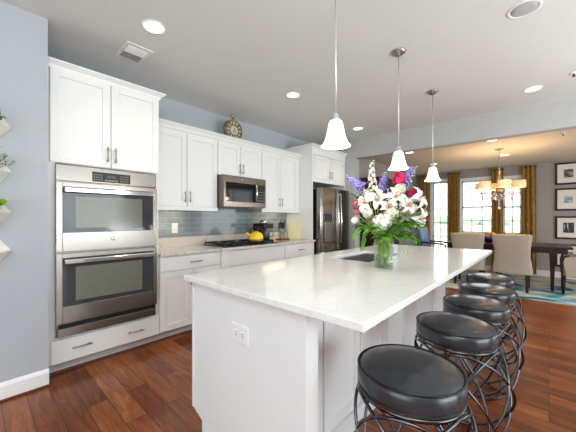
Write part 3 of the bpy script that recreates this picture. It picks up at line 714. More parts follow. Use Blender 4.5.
# doors on the stool side
nd = 6; w0 = IX0+0.35; wd = (IX1-0.02-w0)/nd
MB().box(IX0+0.075, IYB+0.004, 0.105, w0-0.004, IYB+0.02, zb).build('filler_panel', 'cab', t, bevel=0.0015)
for i in range(nd):
    a0 = w0+i*wd+0.004; a1 = w0+(i+1)*wd-0.004
    hx = a1-0.032 if i % 2 == 0 else a0+0.032
    door(t, a0, a1, 0.112, 0.872, IYB, hx, 0.79, 0.12)

qt = MB()
qx0, qx1, qy0, qy1 = 0.835, 3.63, 0.436, 1.597; sx0, sx1, sy0, sy1 = 2.03, 2.74, 1.02, 1.40
# slab with a real cut-out for the sink
def slab_hole(b, z0, z1):
    xs = [qx0, sx0, sx1, qx1]; ys = [qy0, sy0, sy1, qy1]; idx = {}; vs = []; fs = []
    for z in (z0, z1):
        for i in range(4):
            for j in range(4): idx[(i, j, z)] = len(vs); vs.append((xs[i], ys[j], z))
    for z in (z0, z1):
        for i in range(3):
            for j in range(3):
                if (i, j) != (1, 1): fs.append((idx[i, j, z], idx[i+1, j, z], idx[i+1, j+1, z], idx[i, j+1, z]))
    for i in range(3):
        fs += [(idx[i, 0, z0], idx[i+1, 0, z0], idx[i+1, 0, z1], idx[i, 0, z1]), (idx[i, 3, z0], idx[i+1, 3, z0], idx[i+1, 3, z1], idx[i, 3, z1]),
               (idx[0, i, z0], idx[0, i+1, z0], idx[0, i+1, z1], idx[0, i, z1]), (idx[3, i, z0], idx[3, i+1, z0], idx[3, i+1, z1], idx[3, i, z1])]
    fs += [(idx[1, 1, z0], idx[2, 1, z0], idx[2, 1, z1], idx[1, 1, z1]), (idx[1, 2, z0], idx[2, 2, z0], idx[2, 2, z1], idx[1, 2, z1]),
           (idx[1, 1, z0], idx[1, 2, z0], idx[1, 2, z1], idx[1, 1, z1]), (idx[2, 1, z0], idx[2, 2, z0], idx[2, 2, z1], idx[2, 1, z1])]
    return b.add(vs, fs)
tag(slab_hole(MB(), 0.884, 0.914).build('island_countertop', 'quartz', None, bevel=0.003), 'white veined quartz slab on top of the kitchen island', 'countertop')
t = thing('undermount_sink', (2.385, 1.21, 0.70), 'stainless undermount sink set in the island countertop', 'sink')
s0, s1, s2, s3 = sx0-0.004, sx1+0.004, sy0-0.004, sy1+0.004
b = MB().box(s0, s2, 0.70, s1, s3, 0.705).box(s0-0.004, s2-0.004, 0.70, s0, s3+0.004, 0.8835).box(s1, s2-0.004, 0.70, s1+0.004, s3+0.004, 0.8835).box(s0, s2-0.004, 0.70, s1, s2, 0.8835).box(s0, s3, 0.70, s1, s3+0.004, 0.8835)
b.build('bowl', 'sink_steel', t)
MB().lathe([(0.045, 0.705), (0.043, 0.709), (0.03, 0.707), (0.002, 0.706)], (2.385, 1.21, 0), 24).build('drain', 'chrome', t)
outlet('island_outlet', 'white double outlet on the white end panel of the island', lambda a, d, z: Vector((IX0-d, 1.105-a, 0.69+z)), 0.125, 0.085, True)

# ------------------------------------------------------------------ bar stools
def make_stool(label):
    t = thing('bar_stool', (0, 0, 0), label, 'bar stool', 'round black bar stools along the island')
    sr = 0.20; zt = 0.644
    MB().lathe([(0.01, 0.562), (sr-0.012, 0.562), (sr-0.002, 0.568), (sr+0.004, 0.585), (sr+0.005, 0.615), (sr, zt-0.004), (sr-0.012, zt+0.004), (sr*0.8, zt+0.014), (sr*0.5, zt+0.021), (sr*0.2, zt+0.024), (0.004, zt+0.0245)], (0, 0, 0), 64).build('seat', 'leather', t)
    pp = MB(); ring(pp, sr+0.001, 0.0042, (0, 0, zt), 72, 'z', 8); ring(pp, sr+0.0005, 0.004, (0, 0, 0.572), 72, 'z', 8)
    pp.build('piping', 'piping', t)
    MB().lathe([(sr-0.005, 0.548), (sr+0.001, 0.549), (sr+0.001, 0.561), (sr-0.005, 0.562)], (0, 0, 0), 64, cap=False).lathe([(0.16, 0.556), (0.01, 0.556), (0.01, 0.5615), (0.16, 0.5615)], (0, 0, 0), 32, cap=False).build('seat_rim', 'wire', t)
    hr = 0.238; rw = 0.0068; zc_ = 0.5*(0.55); tilt = math.asin((zc_-rw)/hr) if (zc_-rw) < hr else PI/2
    tilt = math.radians(80); hh = (zc_-rw)/math.sin(tilt)
    for k in range(6):
        az = PI*k/6*2+0.25; pts = []
        for i in range(64):
            a = 2*PI*i/64
            # squashed loop: full width sideways, leaning from one side of the rim to the other side of the floor
            u = hr*math.cos(a); w = math.sin(a)
            p = Vector((0.155*w*1.0+0.045, u*0.98, zc_+w*(zc_-rw)))
            pts.append(Matrix.Rotation(az, 3, 'Z') @ p+Vector((0.026, -0.034, 0))*(1-max(0, w)))
        MB().tube(pts, rw, 8, closed=True).build('hoop', 'wire', t)
    return t
st0 = make_stool('round black vinyl stool nearest the sharp front corner of the island top')
SP = [(1.198, 0.423), (1.868, 0.401), (2.441, 0.395), (2.975, 0.403), (3.586, 0.454)]
SL = [None, 'second round black stool from the front corner of the island', 'middle stool of the five along the island', 'fourth black stool from the front, next to the endmost one', 'endmost round black stool, closest to the dining table']
for i, (x, y) in enumerate(SP):
    if i == 0: st0.location = (x, y, 0)
    else: dup(st0, (x, y, 0), 0.06*i, SL[i])

# ------------------------------------------------------------------ ceiling fittings
def pendant(x, y, label, first=[None]):
    if first[0] is None:
        t = thing('pendant_lamp', (0, 0, 0), label, 'pendant lamp', 'glass pendants over the island')
        MB().lathe([(0.004, 2.69), (0.02, 2.692), (0.045, 2.708), (0.062, 2.722), (0.064, HK)], (0, 0, 0), 32).build('ceiling_canopy', 'nickel', t)
        MB().tube([(0, 0, 1.88), (0, 0, 2.70)], 0.0055, 10).build('rod', 'satin', t)
        MB().lathe([(0.012, 1.885), (0.02, 1.875), (0.022, 1.852), (0.03, 1.845), (0.03, 1.835)], (0, 0, 0), 24).build('socket_cup', 'satin', t)
        prof = [(0.028, 1.842), (0.040, 1.835), (0.047, 1.815), (0.053, 1.785), (0.062, 1.745), (0.072, 1.712), (0.085, 1.688), (0.100, 1.672), (0.101, 1.668), (0.094, 1.672), (0.078, 1.690), (0.066, 1.714), (0.056, 1.747), (0.046, 1.80), (0.03, 1.832)]
        prof = [(r*0.86+0.003, 1.842-(1.842-z)*0.90) for r, z in prof]
        sh = MB().lathe(prof, (0, 0, 0), 40, cap=False).build('glass_shade', 'opal', t)
        MB().ball((0, 0, 1.755), 0.028, 16, 10).build('bulb', 'can_lit', t)
        first[0] = t; t.location = (x, y, 0); r = t
    else: r = dup(first[0], (x, y, 0), 0, label)
    d = bpy.data.lights.new('pendant_glow', 'POINT'); d.energy = 5; d.color = (1, 0.86, 0.68); d.shadow_soft_size = 0.03
    o = bpy.data.objects.new('pendant_glow', d); C.objects.link(o); o.location = (x, y, 1.66)
    return r
pendant(1.48, 0.957, 'white bell glass pendant lamp over the front end of the island')
pendant(2.547, 0.991, 'white bell glass pendant lamp above the vase of flowers')
pendant(3.615, 1.006, 'white bell glass pendant lamp nearest the dining room')

def can(x, y, z, r, label, cat='ceiling light', lit=True, power=14, group='recessed ceiling lights', first={}):
    key = (round(r, 3), lit)
    if key not in first:
        t = thing('recessed_light', (0, 0, 0), label, cat, group)
        MB().lathe([(r*0.80, -0.001), (r*0.84, -0.006), (r, -0.004), (r*1.02, 0.0)], (0, 0, 0), 40, cap=False).build('trim_ring', 'plastic', t)
        MB().lathe([(0.002, -0.0035), (r*0.5, -0.0035), (r*0.82, -0.002), (r*0.82, -0.0005)], (0, 0, 0), 40).build('lens', 'can_lit' if lit else 'can_off', t)
        first[key] = t; t.location = (x, y, z)
    else: t = dup(first[key], (x, y, z), 0, label)
    if lit:
        d = bpy.data.lights.new('downlight', 'SPOT'); d.energy = power; d.color = (1, 0.87, 0.70); d.spot_size = math.radians(125); d.spot_blend = 0.8; d.shadow_soft_size = 0.07
        o = bpy.data.objects.new('downlight', d); C.objects.link(o); o.location = (x, y, z-0.02)
can(0.941, 2.262, HK, 0.088, 'lit recessed ceiling light in front of the tall oven cabinet')
can(2.586, 2.276, HK, 0.088, 'lit recessed ceiling light in front of the cooktop wall')
can(4.276, 2.333, HK, 0.088, 'lit recessed ceiling light by the fridge surround')
can(4.319, 0.137, HK, 0.088, 'lit recessed ceiling light just before the header on the stool side')
can(2.624, 0.132, HK, 0.098, 'unlit round ceiling fitting above the stools', lit=False, group=None)
DP = 20
can(5.323, 0.644, HD, 0.080, 'lit dining ceiling light between the header and the chandelier', power=DP, group='recessed dining ceiling lights')
can(6.737, 0.629, HD, 0.080, 'lit dining ceiling light just beyond the chandelier', power=DP, group='recessed dining ceiling lights')
can(5.323, 1.875, HD, 0.080, 'lit dining ceiling light just past the opening above the flowers', power=DP, group='recessed dining ceiling lights')
can(6.815, 1.878, HD, 0.080, 'lit dining ceiling light near the glazed door corner', power=DP, group='recessed dining ceiling lights')
# under-cabinet puck, warm patch on the tile near the ovens
for x, y in ((1.55, 3.36), (3.35, 3.36)):
    d = bpy.data.lights.new('cabinet_puck', 'AREA'); d.shape = 'RECTANGLE'; d.size = 0.5; d.size_y = 0.03; d.energy = 1.0; d.color = (1, 0.78, 0.5)
    o = bpy.data.objects.new('cabinet_puck', d); C.objects.link(o); o.location = (x, y, 1.375)

t = thing('ceiling_vent', (0.97, 2.755, HK), 'white square air vent in the ceiling above the oven cabinet', 'vent')
va, vb, vc, vd = 0.86, 1.08, 2.60, 2.91
MB().box(va, vc, HK-0.006, va+0.03, vd, HK).box(vb-0.03, vc, HK-0.006, vb, vd, HK).box(va+0.03, vc, HK-0.006, vb-0.03, vc+0.03, HK).box(va+0.03, vd-0.03, HK-0.006, vb-0.03, vd, HK).build('frame', 'plastic', t, bevel=0.002)
MB().box(va+0.03, vc+0.03, HK-0.001, vb-0.03, vd-0.03, HK).build('duct_shade', 'slot', t)  # flat dark sheet, its colour stands for the shade behind the louvres
s_ = MB()
for i in range(12):
    y = vc+0.042+i*0.0205; e = 0.007 if i < 6 else -0.007
    s_.add([(va+0.03, y, HK-0.006+e*0.7), (vb-0.03, y, HK-0.006+e*0.7), (vb-0.03, y+0.012, HK-0.006-e*0.7), (va+0.03, y+0.012, HK-0.006-e*0.7)], [(0, 1, 2, 3)])
s_.build('louvre', 'plastic', t, solid=0.0015)
def sprinkler(x, y, z, label):
    t = thing('sprinkler_head', (x, y, z), label, 'sprinkler')
    MB().lathe([(0.035, z), (0.034, z-0.006), (0.012, z-0.01)], (x, y, 0), 24).build('escutcheon', 'plastic', t)
    MB().lathe([(0.008, z-0.008), (0.007, z-0.03), (0.016, z-0.032), (0.016, z-0.034)], (x, y, 0), 16).build('deflector', 'frame', t)
sprinkler(4.125, -0.187, HK, 'small white sprinkler head in the kitchen ceiling')
sprinkler(5.551, -0.143, HD, 'small sprinkler head in the dining ceiling past the header')

# ------------------------------------------------------------------ wall planters with herbs
PL = [(1.876, 'white faceted wall planter at the top holding dark green leaves', 'leaf_dark'), (1.571, 'white faceted wall planter holding wispy grey-green herb', 'leaf_grey'),
      (1.292, 'white faceted wall planter holding lime green leaves', 'leaf_lime'), (1.03, 'lowest white faceted wall planter, no plant in view', None)]
px = 0.02
pots = []
for i, (z, lab, lf) in enumerate(PL):
    if i == 0:
        t = thing('wall_planter', (px, 2.76, z), lab, 'planter', 'white faceted wall planters')
        w = 0.155
        back = [(-w, 0), (-w*0.45, 0.115), (w*0.45, 0.115), (w, 0), (w*0.5, -0.105), (-w*0.5, -0.105)]
        MB().prism([(px+a, z+c) for a, c in back], 2.752, 2.76, 'y').build('back_plate', 'terracotta_white', t, bevel=0.002)
        Y0 = 2.751
        A = [(-w, 0.0, 0), (-w*0.42, -0.115, -0.012), (w*0.42, -0.115, -0.012), (w, 0.0, 0)]
        B_ = [(-w*0.5, 0, -0.105), (-w*0.3, -0.045, -0.11), (w*0.3, -0.045, -0.11), (w*0.5, 0, -0.105)]
        vs = [(px+a, Y0+b_, z+c) for a, b_, c in A+B_]
        MB().add(vs, [(0, 1, 5, 4), (1, 2, 6, 5), (2, 3, 7, 6), (4, 5, 6, 7)]).build('pocket', 'terracotta_white', t, solid=0.006)
        pots.append(t)
    else: pots.append(dup(pots[0], (px, 2.76, z), 0, lab))
def leaf_at(b, p, d, L, W, droop=0.25, n=4):
    d = Vector(d).normalized(); s = d.cross(Vector((0, 0, 1)))
    if s.length < 0.05: s = Vector((1, 0, 0))
    s.normalize(); up = s.cross(d); p = Vector(p); vs = []
    for i in range(n+1):
        q = i/n; c = p+d*L*q-Vector((0, 0, 1))*droop*L*q*q
        wv = W*math.sin(PI*min(1, 0.12+q*0.88))*(1-0.25*q)
        if i == n: wv = W*0.04
        vs += [c-s*wv+up*wv*0.3, c, c+s*wv+up*wv*0.3]
    fs = []
    for i in range(n):
        for k in range(2): fs.append((i*3+k, i*3+k+1, i*3+k+4, i*3+k+3))
    return b.add(vs, fs, True)
for i, (z, lab, lf) in enumerate(PL):
    if not lf: continue
    lb = ['dark green leafy herb growing in the topmost wall planter', 'wispy grey-green herb growing in the second wall planter', 'lime green leafy herb growing in the third wall planter'][i]
    t = thing('potted_herb', (px, 2.70, z-0.06), lb, 'plant')
    st, lv = MB(), MB()
    for k in range(44 if i == 1 else 34):
        a = rnd.uniform(-1.1, 1.1); dp_ = rnd.uniform(-0.5, 0.35)
        dv = Vector((math.sin(a), dp_*0.5-0.1, math.cos(a)*0.9)).normalized(); L = rnd.uniform(0.07, 0.13) if i != 1 else rnd.uniform(0.11, 0.17)
        p0 = Vector((px+rnd.uniform(-0.09, 0.05), 2.70+rnd.uniform(-0.02, 0.02), z-0.02)); p1 = p0+dv*L
        if p1.y > 2.742: p1.y = 2.742
        st.tube([p0-Vector((0, 0, 0.04)), (p0+p1)/2+Vector((0, 0, 0.01)), p1], 0.0015, 5)
        for q in range(7 if i != 1 else 11):
            f = 0.35+0.65*q/(6 if i != 1 else 10); pp = p0.lerp(p1, f)
            ld_ = Vector((rnd.uniform(-1, 1), rnd.uniform(-1, 0.1), rnd.uniform(-0.2, 0.9)))
            leaf_at(lv, pp, ld_, 0.055 if i != 1 else 0.03, 0.02 if i != 1 else 0.0045, 0.2, 3)
    st.build('stem', 'stem', t); lv.build('leaves', lf, t)

# ------------------------------------------------------------------ vase and bouquet
VX, VY, VZ = 1.895, 0.838, 0.914
t = thing('glass_vase', (VX, VY, VZ), 'clear cylindrical glass vase of cut flowers on the island', 'vase')
vr = 0.064
MB().lathe([(0.004, VZ), (vr, VZ), (vr+0.001, VZ+0.01), (vr, VZ+0.19), (vr-0.0045, VZ+0.19), (vr-0.0045, VZ+0.016), (0.004, VZ+0.012)], (VX, VY, 0), 48, cap=False).build('glass_body', 'vase_glass', t)
MB().lathe([(0.004, VZ+0.017), (vr-0.006, VZ+0.017), (vr-0.006, VZ+0.135), (0.004, VZ+0.135)], (VX, VY, 0), 40, cap=False).build('water', 'water', t)
RV = Vector((0.674, -0.739, 0)); FV = Vector((0.739, 0.674, 0)); UP = Vector((0, 0, 1)); VC = Vector((VX, VY, 0))
def bp(u, v, d=0.0):   # a point of the bouquet: u, v in cm right of / above the vase foot axis, d in cm behind it
    return VC+RV*u*0.01+FV*d*0.01+UP*(VZ+v*0.01)
def stem_curve(head, k):
    a = k*2.4; foot = VC+Vector((math.cos(a)*0.038, math.sin(a)*0.038, VZ+0.022)); 
    h = Vector(head); o_ = h-VC; o_.z = 0
    lim = min(0.04, o_.length); neck = VC+(o_.normalized()*lim if o_.length > 1e-4 else Vector((0, 0, 0)))+Vector((0, 0, VZ+0.195))
    mid = neck.lerp(h, 0.5)+Vector((0, 0, 0.02))
    return [foot, foot.lerp(neck, 0.5), neck, mid, h]
SK = [0]
def flower(name, label, cat, group, head):
    SK[0] += 1
    t = thing(name, VC+Vector((math.cos(SK[0]*2.4)*0.038, math.sin(SK[0]*2.4)*0.038, VZ+0.022)), label, cat, group)
    MB().tube(stem_curve(head, SK[0]), [0.003, 0.003, 0.003, 0.0026, 0.0022], 7).build('stem', 'stem', t)
    return t
def floret(b, c, d, r, n=5, cup=0.3, W=0.5):
    d = Vector(d).normalized(); s = d.orthogonal().normalized(); w = d.cross(s); a0 = rnd.random()*6
    for k in range(n):
        a = a0+2*PI*k/n; e = s*math.cos(a)+w*math.sin(a); f = d.cross(e)
        p = [c, c+e*r*0.45-f*r*W*0.8+d*r*cup*0.5, c+e*r*0.95-f*r*W*0.35+d*r*cup, c+e*r*1.02+d*r*cup*0.9, c+e*r*0.95+f*r*W*0.35+d*r*cup, c+e*r*0.45+f*r*W*0.8+d*r*cup*0.5]
        b.add(p, [(0, 1, 2, 3), (0, 3, 4, 5)], True)
def spike(label, head, tail, r0, r1, n, m, fr, name, cat, group):
    t = flower(name, label, cat, group, tail); b = MB(); head = Vector(head); tail = Vector(tail); ax = (head-tail); s = ax.orthogonal().normalized(); w = ax.normalized().cross(s)
    MB().tube([tail, head], 0.002, 6).build('spike_stem', 'stem', t)
    for i in range(n):
        q = (i+0.5)/n; a = i*2.399; r = r0+(r1-r0)*q; e = s*math.cos(a)+w*math.sin(a)
        floret(b, tail+ax*(q+rnd.uniform(-0.02, 0.02))+e*r*rnd.uniform(0.7, 1.35), e+ax.normalized()*rnd.uniform(0, 0.6)+UP*0.1, fr*(1-0.5*q)*rnd.uniform(0.55, 0.85), 5, 0.35, 0.55)
    b.build('blossoms', m, t)
    return t
W1, W2 = 'white flower spikes of the bouquet', 'violet delphiniums of the bouquet'
spike('tall white stock spike rising highest behind the bouquet', bp(-6.5, 74, 6), bp(-6, 52, 6), 0.024, 0.012, 34, 'petal_white', 0.026, 'stock_flower', 'flower', W1)
spike('short white stock spike below the tall one', bp(-5.5, 56, 0), bp(-4.5, 44, 0), 0.022, 0.010, 20, 'petal_white', 0.022, 'stock_flower', 'flower', W1)
spike('violet delphinium drooping outermost beside the fridge', bp(-25, 63, 3), bp(-14, 55, 3), 0.030, 0.014, 50, 'petal_purple', 0.022, 'delphinium', 'flower', W2)
spike('short violet delphinium hanging below the drooping one', bp(-15, 46, 2), bp(-14.5, 57, 2), 0.014, 0.011, 18, 'petal_purple', 0.018, 'delphinium', 'flower', W2)
spike('violet delphinium between the white stock and the magenta peony', bp(1, 65, 4), bp(0, 52, 4), 0.028, 0.014, 40, 'petal_purple', 0.024, 'delphinium', 'flower', W2)
spike('tall violet delphinium leaning toward the dining room', bp(20, 69, 2), bp(11, 51, 2), 0.030, 0.012, 60, 'petal_purple', 0.026, 'delphinium', 'flower', W2)
spike('pale cream bud spike beyond the leaning delphinium', bp(25, 70, 6), bp(19, 56, 6), 0.014, 0.008, 18, 'petal_cream', 0.013, 'bud_spike', 'flower', W1)
spike('pale cream bud spike beside the middle delphinium', bp(4, 67, 8), bp(1, 54, 8), 0.016, 0.008, 14, 'petal_cream', 0.013, 'bud_spike', 'flower', W1)

def peony(label, c, r, m, name='peony'):
    t = flower(name, label, 'flower', 'pink flowers of the bouquet', c-UP*r*0.5); b = MB()
    for i in range(64):
        z = 1-1.55*(i+0.5)/64; a = i*2.399; q = math.sqrt(max(0, 1-z*z)); e = Vector((q*math.cos(a), q*math.sin(a), z))
        n_ = (e+Vector((rnd.uniform(-.5, .5), rnd.uniform(-.5, .5), rnd.uniform(-.2, .5)))).normalized(); u = n_.orthogonal().normalized(); w = n_.cross(u)
        ctr = Vector(c)+e*r*rnd.uniform(0.6, 0.95); rr = r*rnd.uniform(0.3, 0.45); ph = rnd.random()*6
        vs = [ctr-n_*rr*0.25]+[ctr+(u*math.cos(ph+k*PI/4)+w*math.sin(ph+k*PI/4))*rr*rnd.uniform(0.85, 1.1)+n_*rr*rnd.uniform(-0.05, 0.25) for k in range(8)]
        b.add(vs, [(0, 1+k, 1+(k+1) % 8) for k in range(8)], True)
    b.ball(c, r*0.72, 12, 8)
    b.build('petals', m, t)
peony('magenta peony at the top of the bouquet', bp(9, 60, -4), 0.043, 'petal_pink')
peony('deep pink bloom tucked behind the large white lily', bp(17.5, 50, -3), 0.033, 'petal_pink')
peony('rose pink bloom on the fridge side of the bouquet', bp(-19, 43, 0), 0.026, 'petal_rose', 'rose')
peony('rose pink bud just below the rose on the fridge side', bp(-18.5, 37.5, 0), 0.020, 'petal_rose', 'rose')

def lily(label, c, d, r):
    t = flower('white_lily', label, 'flower', 'white lilies of the bouquet', Vector(c)-Vector(d).normalized()*r*0.55)
    d = Vector(d).normalized(); s = d.orthogonal().normalized(); w = d.cross(s); b = MB(); c = Vector(c)
    for k in range(6):
        a = 2*PI*k/6+(0.2 if k % 2 else 0); e = s*math.cos(a)+w*math.sin(a); f = d.cross(e); vs = []
        wd_ = r*(0.30 if k % 2 else 0.22)
        for q, (rad, hgt) in enumerate(((0.05, -0.55), (0.16, -0.2), (0.42, 0.1), (0.75, 0.18), (1.0, 0.0), (1.08, -0.22))):
            wq = wd_*[0.25, 0.6, 1.0, 0.9, 0.5, 0.05][q]; p = c+e*r*rad+d*r*hgt
            vs += [p-f*wq+d*wq*0.25, p, p+f*wq+d*wq*0.25]
        fs = []
        for i in range(5):
            for j in range(2): fs.append((i*3+j, i*3+j+1, i*3+j+4, i*3+j+3))
        b.add(vs, fs, True)
    b.build('petals', 'petal_white', t)
    sm = MB()
    for k in range(6):
        a = 2*PI*k/6+0.5; e = s*math.cos(a)+w*math.sin(a); tip = c+d*r*0.42+e*r*0.22
        sm.tube([c-d*r*0.3, c+d*r*0.1+e*r*0.06, tip], 0.0011, 5); sm.ball(tip, 0.0045, 6, 4)
    sm.build('stamen', 'stamen', t)
lily('large white lily at the dining room edge of the bouquet', bp(22, 47, -5), RV*0.6-FV*0.6+UP*0.35, 0.085)
lily('white lily drooping lowest at the dining room edge', bp(22, 33, -6), RV*0.5-FV*0.7-UP*0.25, 0.075)
lily('white lily in the upper middle below the tall stock', bp(-7, 46, -8), -RV*0.3-FV+UP*0.5, 0.068)
lily('white lily in the middle below the magenta peony', bp(5, 48, -9), RV*0.15-FV+UP*0.5, 0.07)
lily('white lily facing the fridge side below the violet droop', bp(-14, 44, -4), -RV*0.7-FV*0.6+UP*0.35, 0.07)
lily('white lily between the peony and the edge lily', bp(13, 42, -8), RV*0.35-FV+UP*0.2, 0.06)
lily('white lily at the very centre of the bouquet', bp(0, 41, -10), -FV+UP*0.25, 0.058)

def hydrangea(label, c, r, m='petal_white'):
    t = flower('hydrangea', label, 'flower', 'white hydrangea heads of the bouquet', Vector(c)); b = MB(); n = 58
    for i in range(n):
        z = 1-2*(i+0.5)/n; a = i*2.399; q = math.sqrt(max(0, 1-z*z)); e = Vector((q*math.cos(a), q*math.sin(a), z))
        floret(b, Vector(c)+e*r*rnd.uniform(0.72, 1.05), e+Vector((rnd.uniform(-.4, .4), rnd.uniform(-.4, .4), rnd.uniform(-.4, .4))), r*rnd.uniform(0.24, 0.34), 4, 0.12, 0.7)
    b.build('blossoms', m, t)
hydrangea('white hydrangea head low at the front of the bouquet', bp(-4, 31, -9), 0.058)
hydrangea('cream white hydrangea head just above the low one', bp(2, 37, -8), 0.046, 'petal_cream')
hydrangea('small white hydrangea head on the fridge side', bp(-12.5, 37, -5), 0.036)
hydrangea('cream hydrangea head below the magenta peony', bp(9, 53, -6), 0.036, 'petal_cream')
hydrangea('white hydrangea head at the foot of the tall stock', bp(-5, 50, -2), 0.038)
hydrangea('white hydrangea head between the edge lilies', bp(17, 40, -4), 0.038)
hydrangea('cream hydrangea head beside the fridge side lily', bp(-11, 50, 0), 0.034, 'petal_cream')
hydrangea('small white bloom lowest beside the fridge', bp(-20, 32, 0), 0.024)

def sprig(label, base, tip, n, L, W, m, droop=0.3, name='leafy_sprig'):
    t = flower(name, label, 'foliage', 'green sprigs of the bouquet', base); b = MB(); base = Vector(base); tip = Vector(tip)
    sg = tip-base; side = sg.cross(UP)
    if side.length < 1e-4: side = RV.copy()
    side.normalize()
    pts = [base.lerp(tip, q/5)+UP*(0.03*math.sin(PI*q/5)) for q in range(6)]
    MB().tube(pts, 0.0018, 5).build('twig', 'stem', t)
    for i in range(n):
        q = (i+0.5)/n; p = base.lerp(tip, q)+UP*0.03*math.sin(PI*q); d = sg.normalized()*0.7+side*(1 if i % 2 else -1)*rnd.uniform(0.5, 1)+UP*rnd.uniform(-0.3, 0.5)-FV*rnd.uniform(-0.3, 0.5)
        leaf_at(b, p, d, L*rnd.uniform(0.7, 1.1), W, droop)
    b.build('leaves', m, t)
SPR = [('leafy green sprig sweeping low toward the fridge', (-8, 28, -3), (-21, 20, 0), 12, 0.07, 0.017, 'leaf_mid'),
 ('green sprig hanging down beside the vase on the fridge side', (-11, 27, 0), (-14.5, 13, 0), 10, 0.05, 0.013, 'leaf_mid'),
 ('broad green leaves at the front just above the vase rim', (2, 22, -6), (10, 27, -14), 12, 0.085, 0.022, 'leaf_mid'),
 ('broad green leaves reaching low toward the dining room', (8, 24, -4), (21, 30, -6), 14, 0.085, 0.02, 'leaf_mid'),
 ('lime green leaf sprig pointing out past the drooping lily', (12, 30, 0), (30, 37, -2), 10, 0.07, 0.013, 'leaf_lime'),
 ('grey-green sprig below the edge lilies', (6, 33, -4), (17, 33, -8), 14, 0.045, 0.012, 'leaf_grey'),
 ('dark green leaves filling the heart of the bouquet', (-2, 34, 0), (6, 44, 2), 16, 0.08, 0.02, 'leaf_dark'),
 ('dark green leaves behind the fridge side lilies', (-9, 33, 3), (-17, 46, 4), 16, 0.07, 0.018, 'leaf_dark'),
 ('green leaves under the magenta peony', (6, 42, 0), (13, 54, 0), 14, 0.07, 0.016, 'leaf_mid'),
 ('grey-green sprig at the fridge edge below the violet droop', (-14, 38, 2), (-22, 50, 3), 14, 0.04, 0.01, 'leaf_grey'),
 ('green leaves under the low white hydrangea', (-4, 23, -6), (-12, 25, -14), 12, 0.08, 0.02, 'leaf_mid'),
 ('fan of green leaves low behind the vase toward the dining room', (5, 22, 3), (18, 20, 6), 14, 0.08, 0.018, 'leaf_mid'),
 ('green leaves low behind the vase on the fridge side', (-5, 23, 4), (-17, 27, 6), 14, 0.08, 0.02, 'leaf_mid'),
 ('green leaves between the low hydrangea and the rim', (-1, 22, -5), (3, 27, -13), 12, 0.075, 0.022, 'leaf_mid'),
 ('dark green leaves behind the edge lilies', (8, 33, 4), (20, 42, 4), 16, 0.08, 0.02, 'leaf_dark'),
 ('grey-green airy sprig beside the rose pink blooms', (-10, 30, 2), (-20, 40, 4), 20, 0.04, 0.011, 'leaf_grey'),
 ('grey-green airy sprig behind the small fridge side hydrangea', (-8, 30, 4), (-19, 28, 2), 20, 0.04, 0.011, 'leaf_grey'),
 ('grey-green sprig rising between the stock and the peony', (0, 45, 3), (4, 60, 5), 16, 0.045, 0.012, 'leaf_grey'),
 ('wide green leaves draped over the rim toward the camera side', (0, 21, -6), (-7, 19, -16), 14, 0.085, 0.026, 'leaf_mid'),
 ('wide green leaves draped over the rim toward the stools', (3, 21, -5), (14, 20, -12), 14, 0.085, 0.026, 'leaf_mid'),
 ('dark green leaves low in the middle behind the stems', (-6, 24, 3), (8, 26, 4), 18, 0.085, 0.028, 'leaf_dark'),
 ('green leaves under the edge lilies toward the stools', (8, 30, -6), (20, 27, -9), 16, 0.075, 0.022, 'leaf_mid'),
 ('dark green leaves between hydrangea and centre lily', (-8, 33, -2), (6, 34, -4), 18, 0.07, 0.022, 'leaf_dark'),
 ('lime leaves between the white lilies', (-3, 42, -4), (-10, 50, -5), 12, 0.055, 0.013, 'leaf_lime')]
for s in SPR: sprig(s[0], bp(*s[1]), bp(*s[2]), s[3], s[4], s[5], s[6])
# thin looping bear grass
for k in range(7):
    lb = 'thin looping grass blade trailing below the bouquet'
    t = thing('trailing_blade', VC+Vector((0.02*math.cos(k), 0.02*math.sin(k), VZ+0.022)), lb, 'foliage', 'thin trailing grass blades of the bouquet')
    u = 7+1.9*k+rnd.uniform(-1.5, 1.5); dn = 20-1.9*k if k < 8 else 9
    a = bp(0.6*k-2, 19.6, -1+0.3*k); 
    pts = [VC+Vector((0.02*math.cos(k), 0.02*math.sin(k), VZ+0.022)), a, bp(u*0.5, 28+k*0.4, -2-k*0.6), bp(u, 22+k*0.3, -3-k), bp(u*1.05, 14, -4-k), bp(u*0.8, 6+0.7*k, -6-k)]
    fine = []
    for i in range(len(pts)-1):
        p0, p1, p2, p3 = pts[max(i-1, 0)], pts[i], pts[i+1], pts[min(i+2, len(pts)-1)]
        for j in range(5):
            q = j/5; fine.append(0.5*((2*p1)+(p2-p0)*q+(2*p0-5*p1+4*p2-p3)*q*q+(3*p1-p0-3*p2+p3)*q**3))
    MB().tube([p+RV*0.004*math.sin(i*0.7+k) for i, p in enumerate(fine)], 0.0009, 5).build('blade', 'leaf_mid', t)

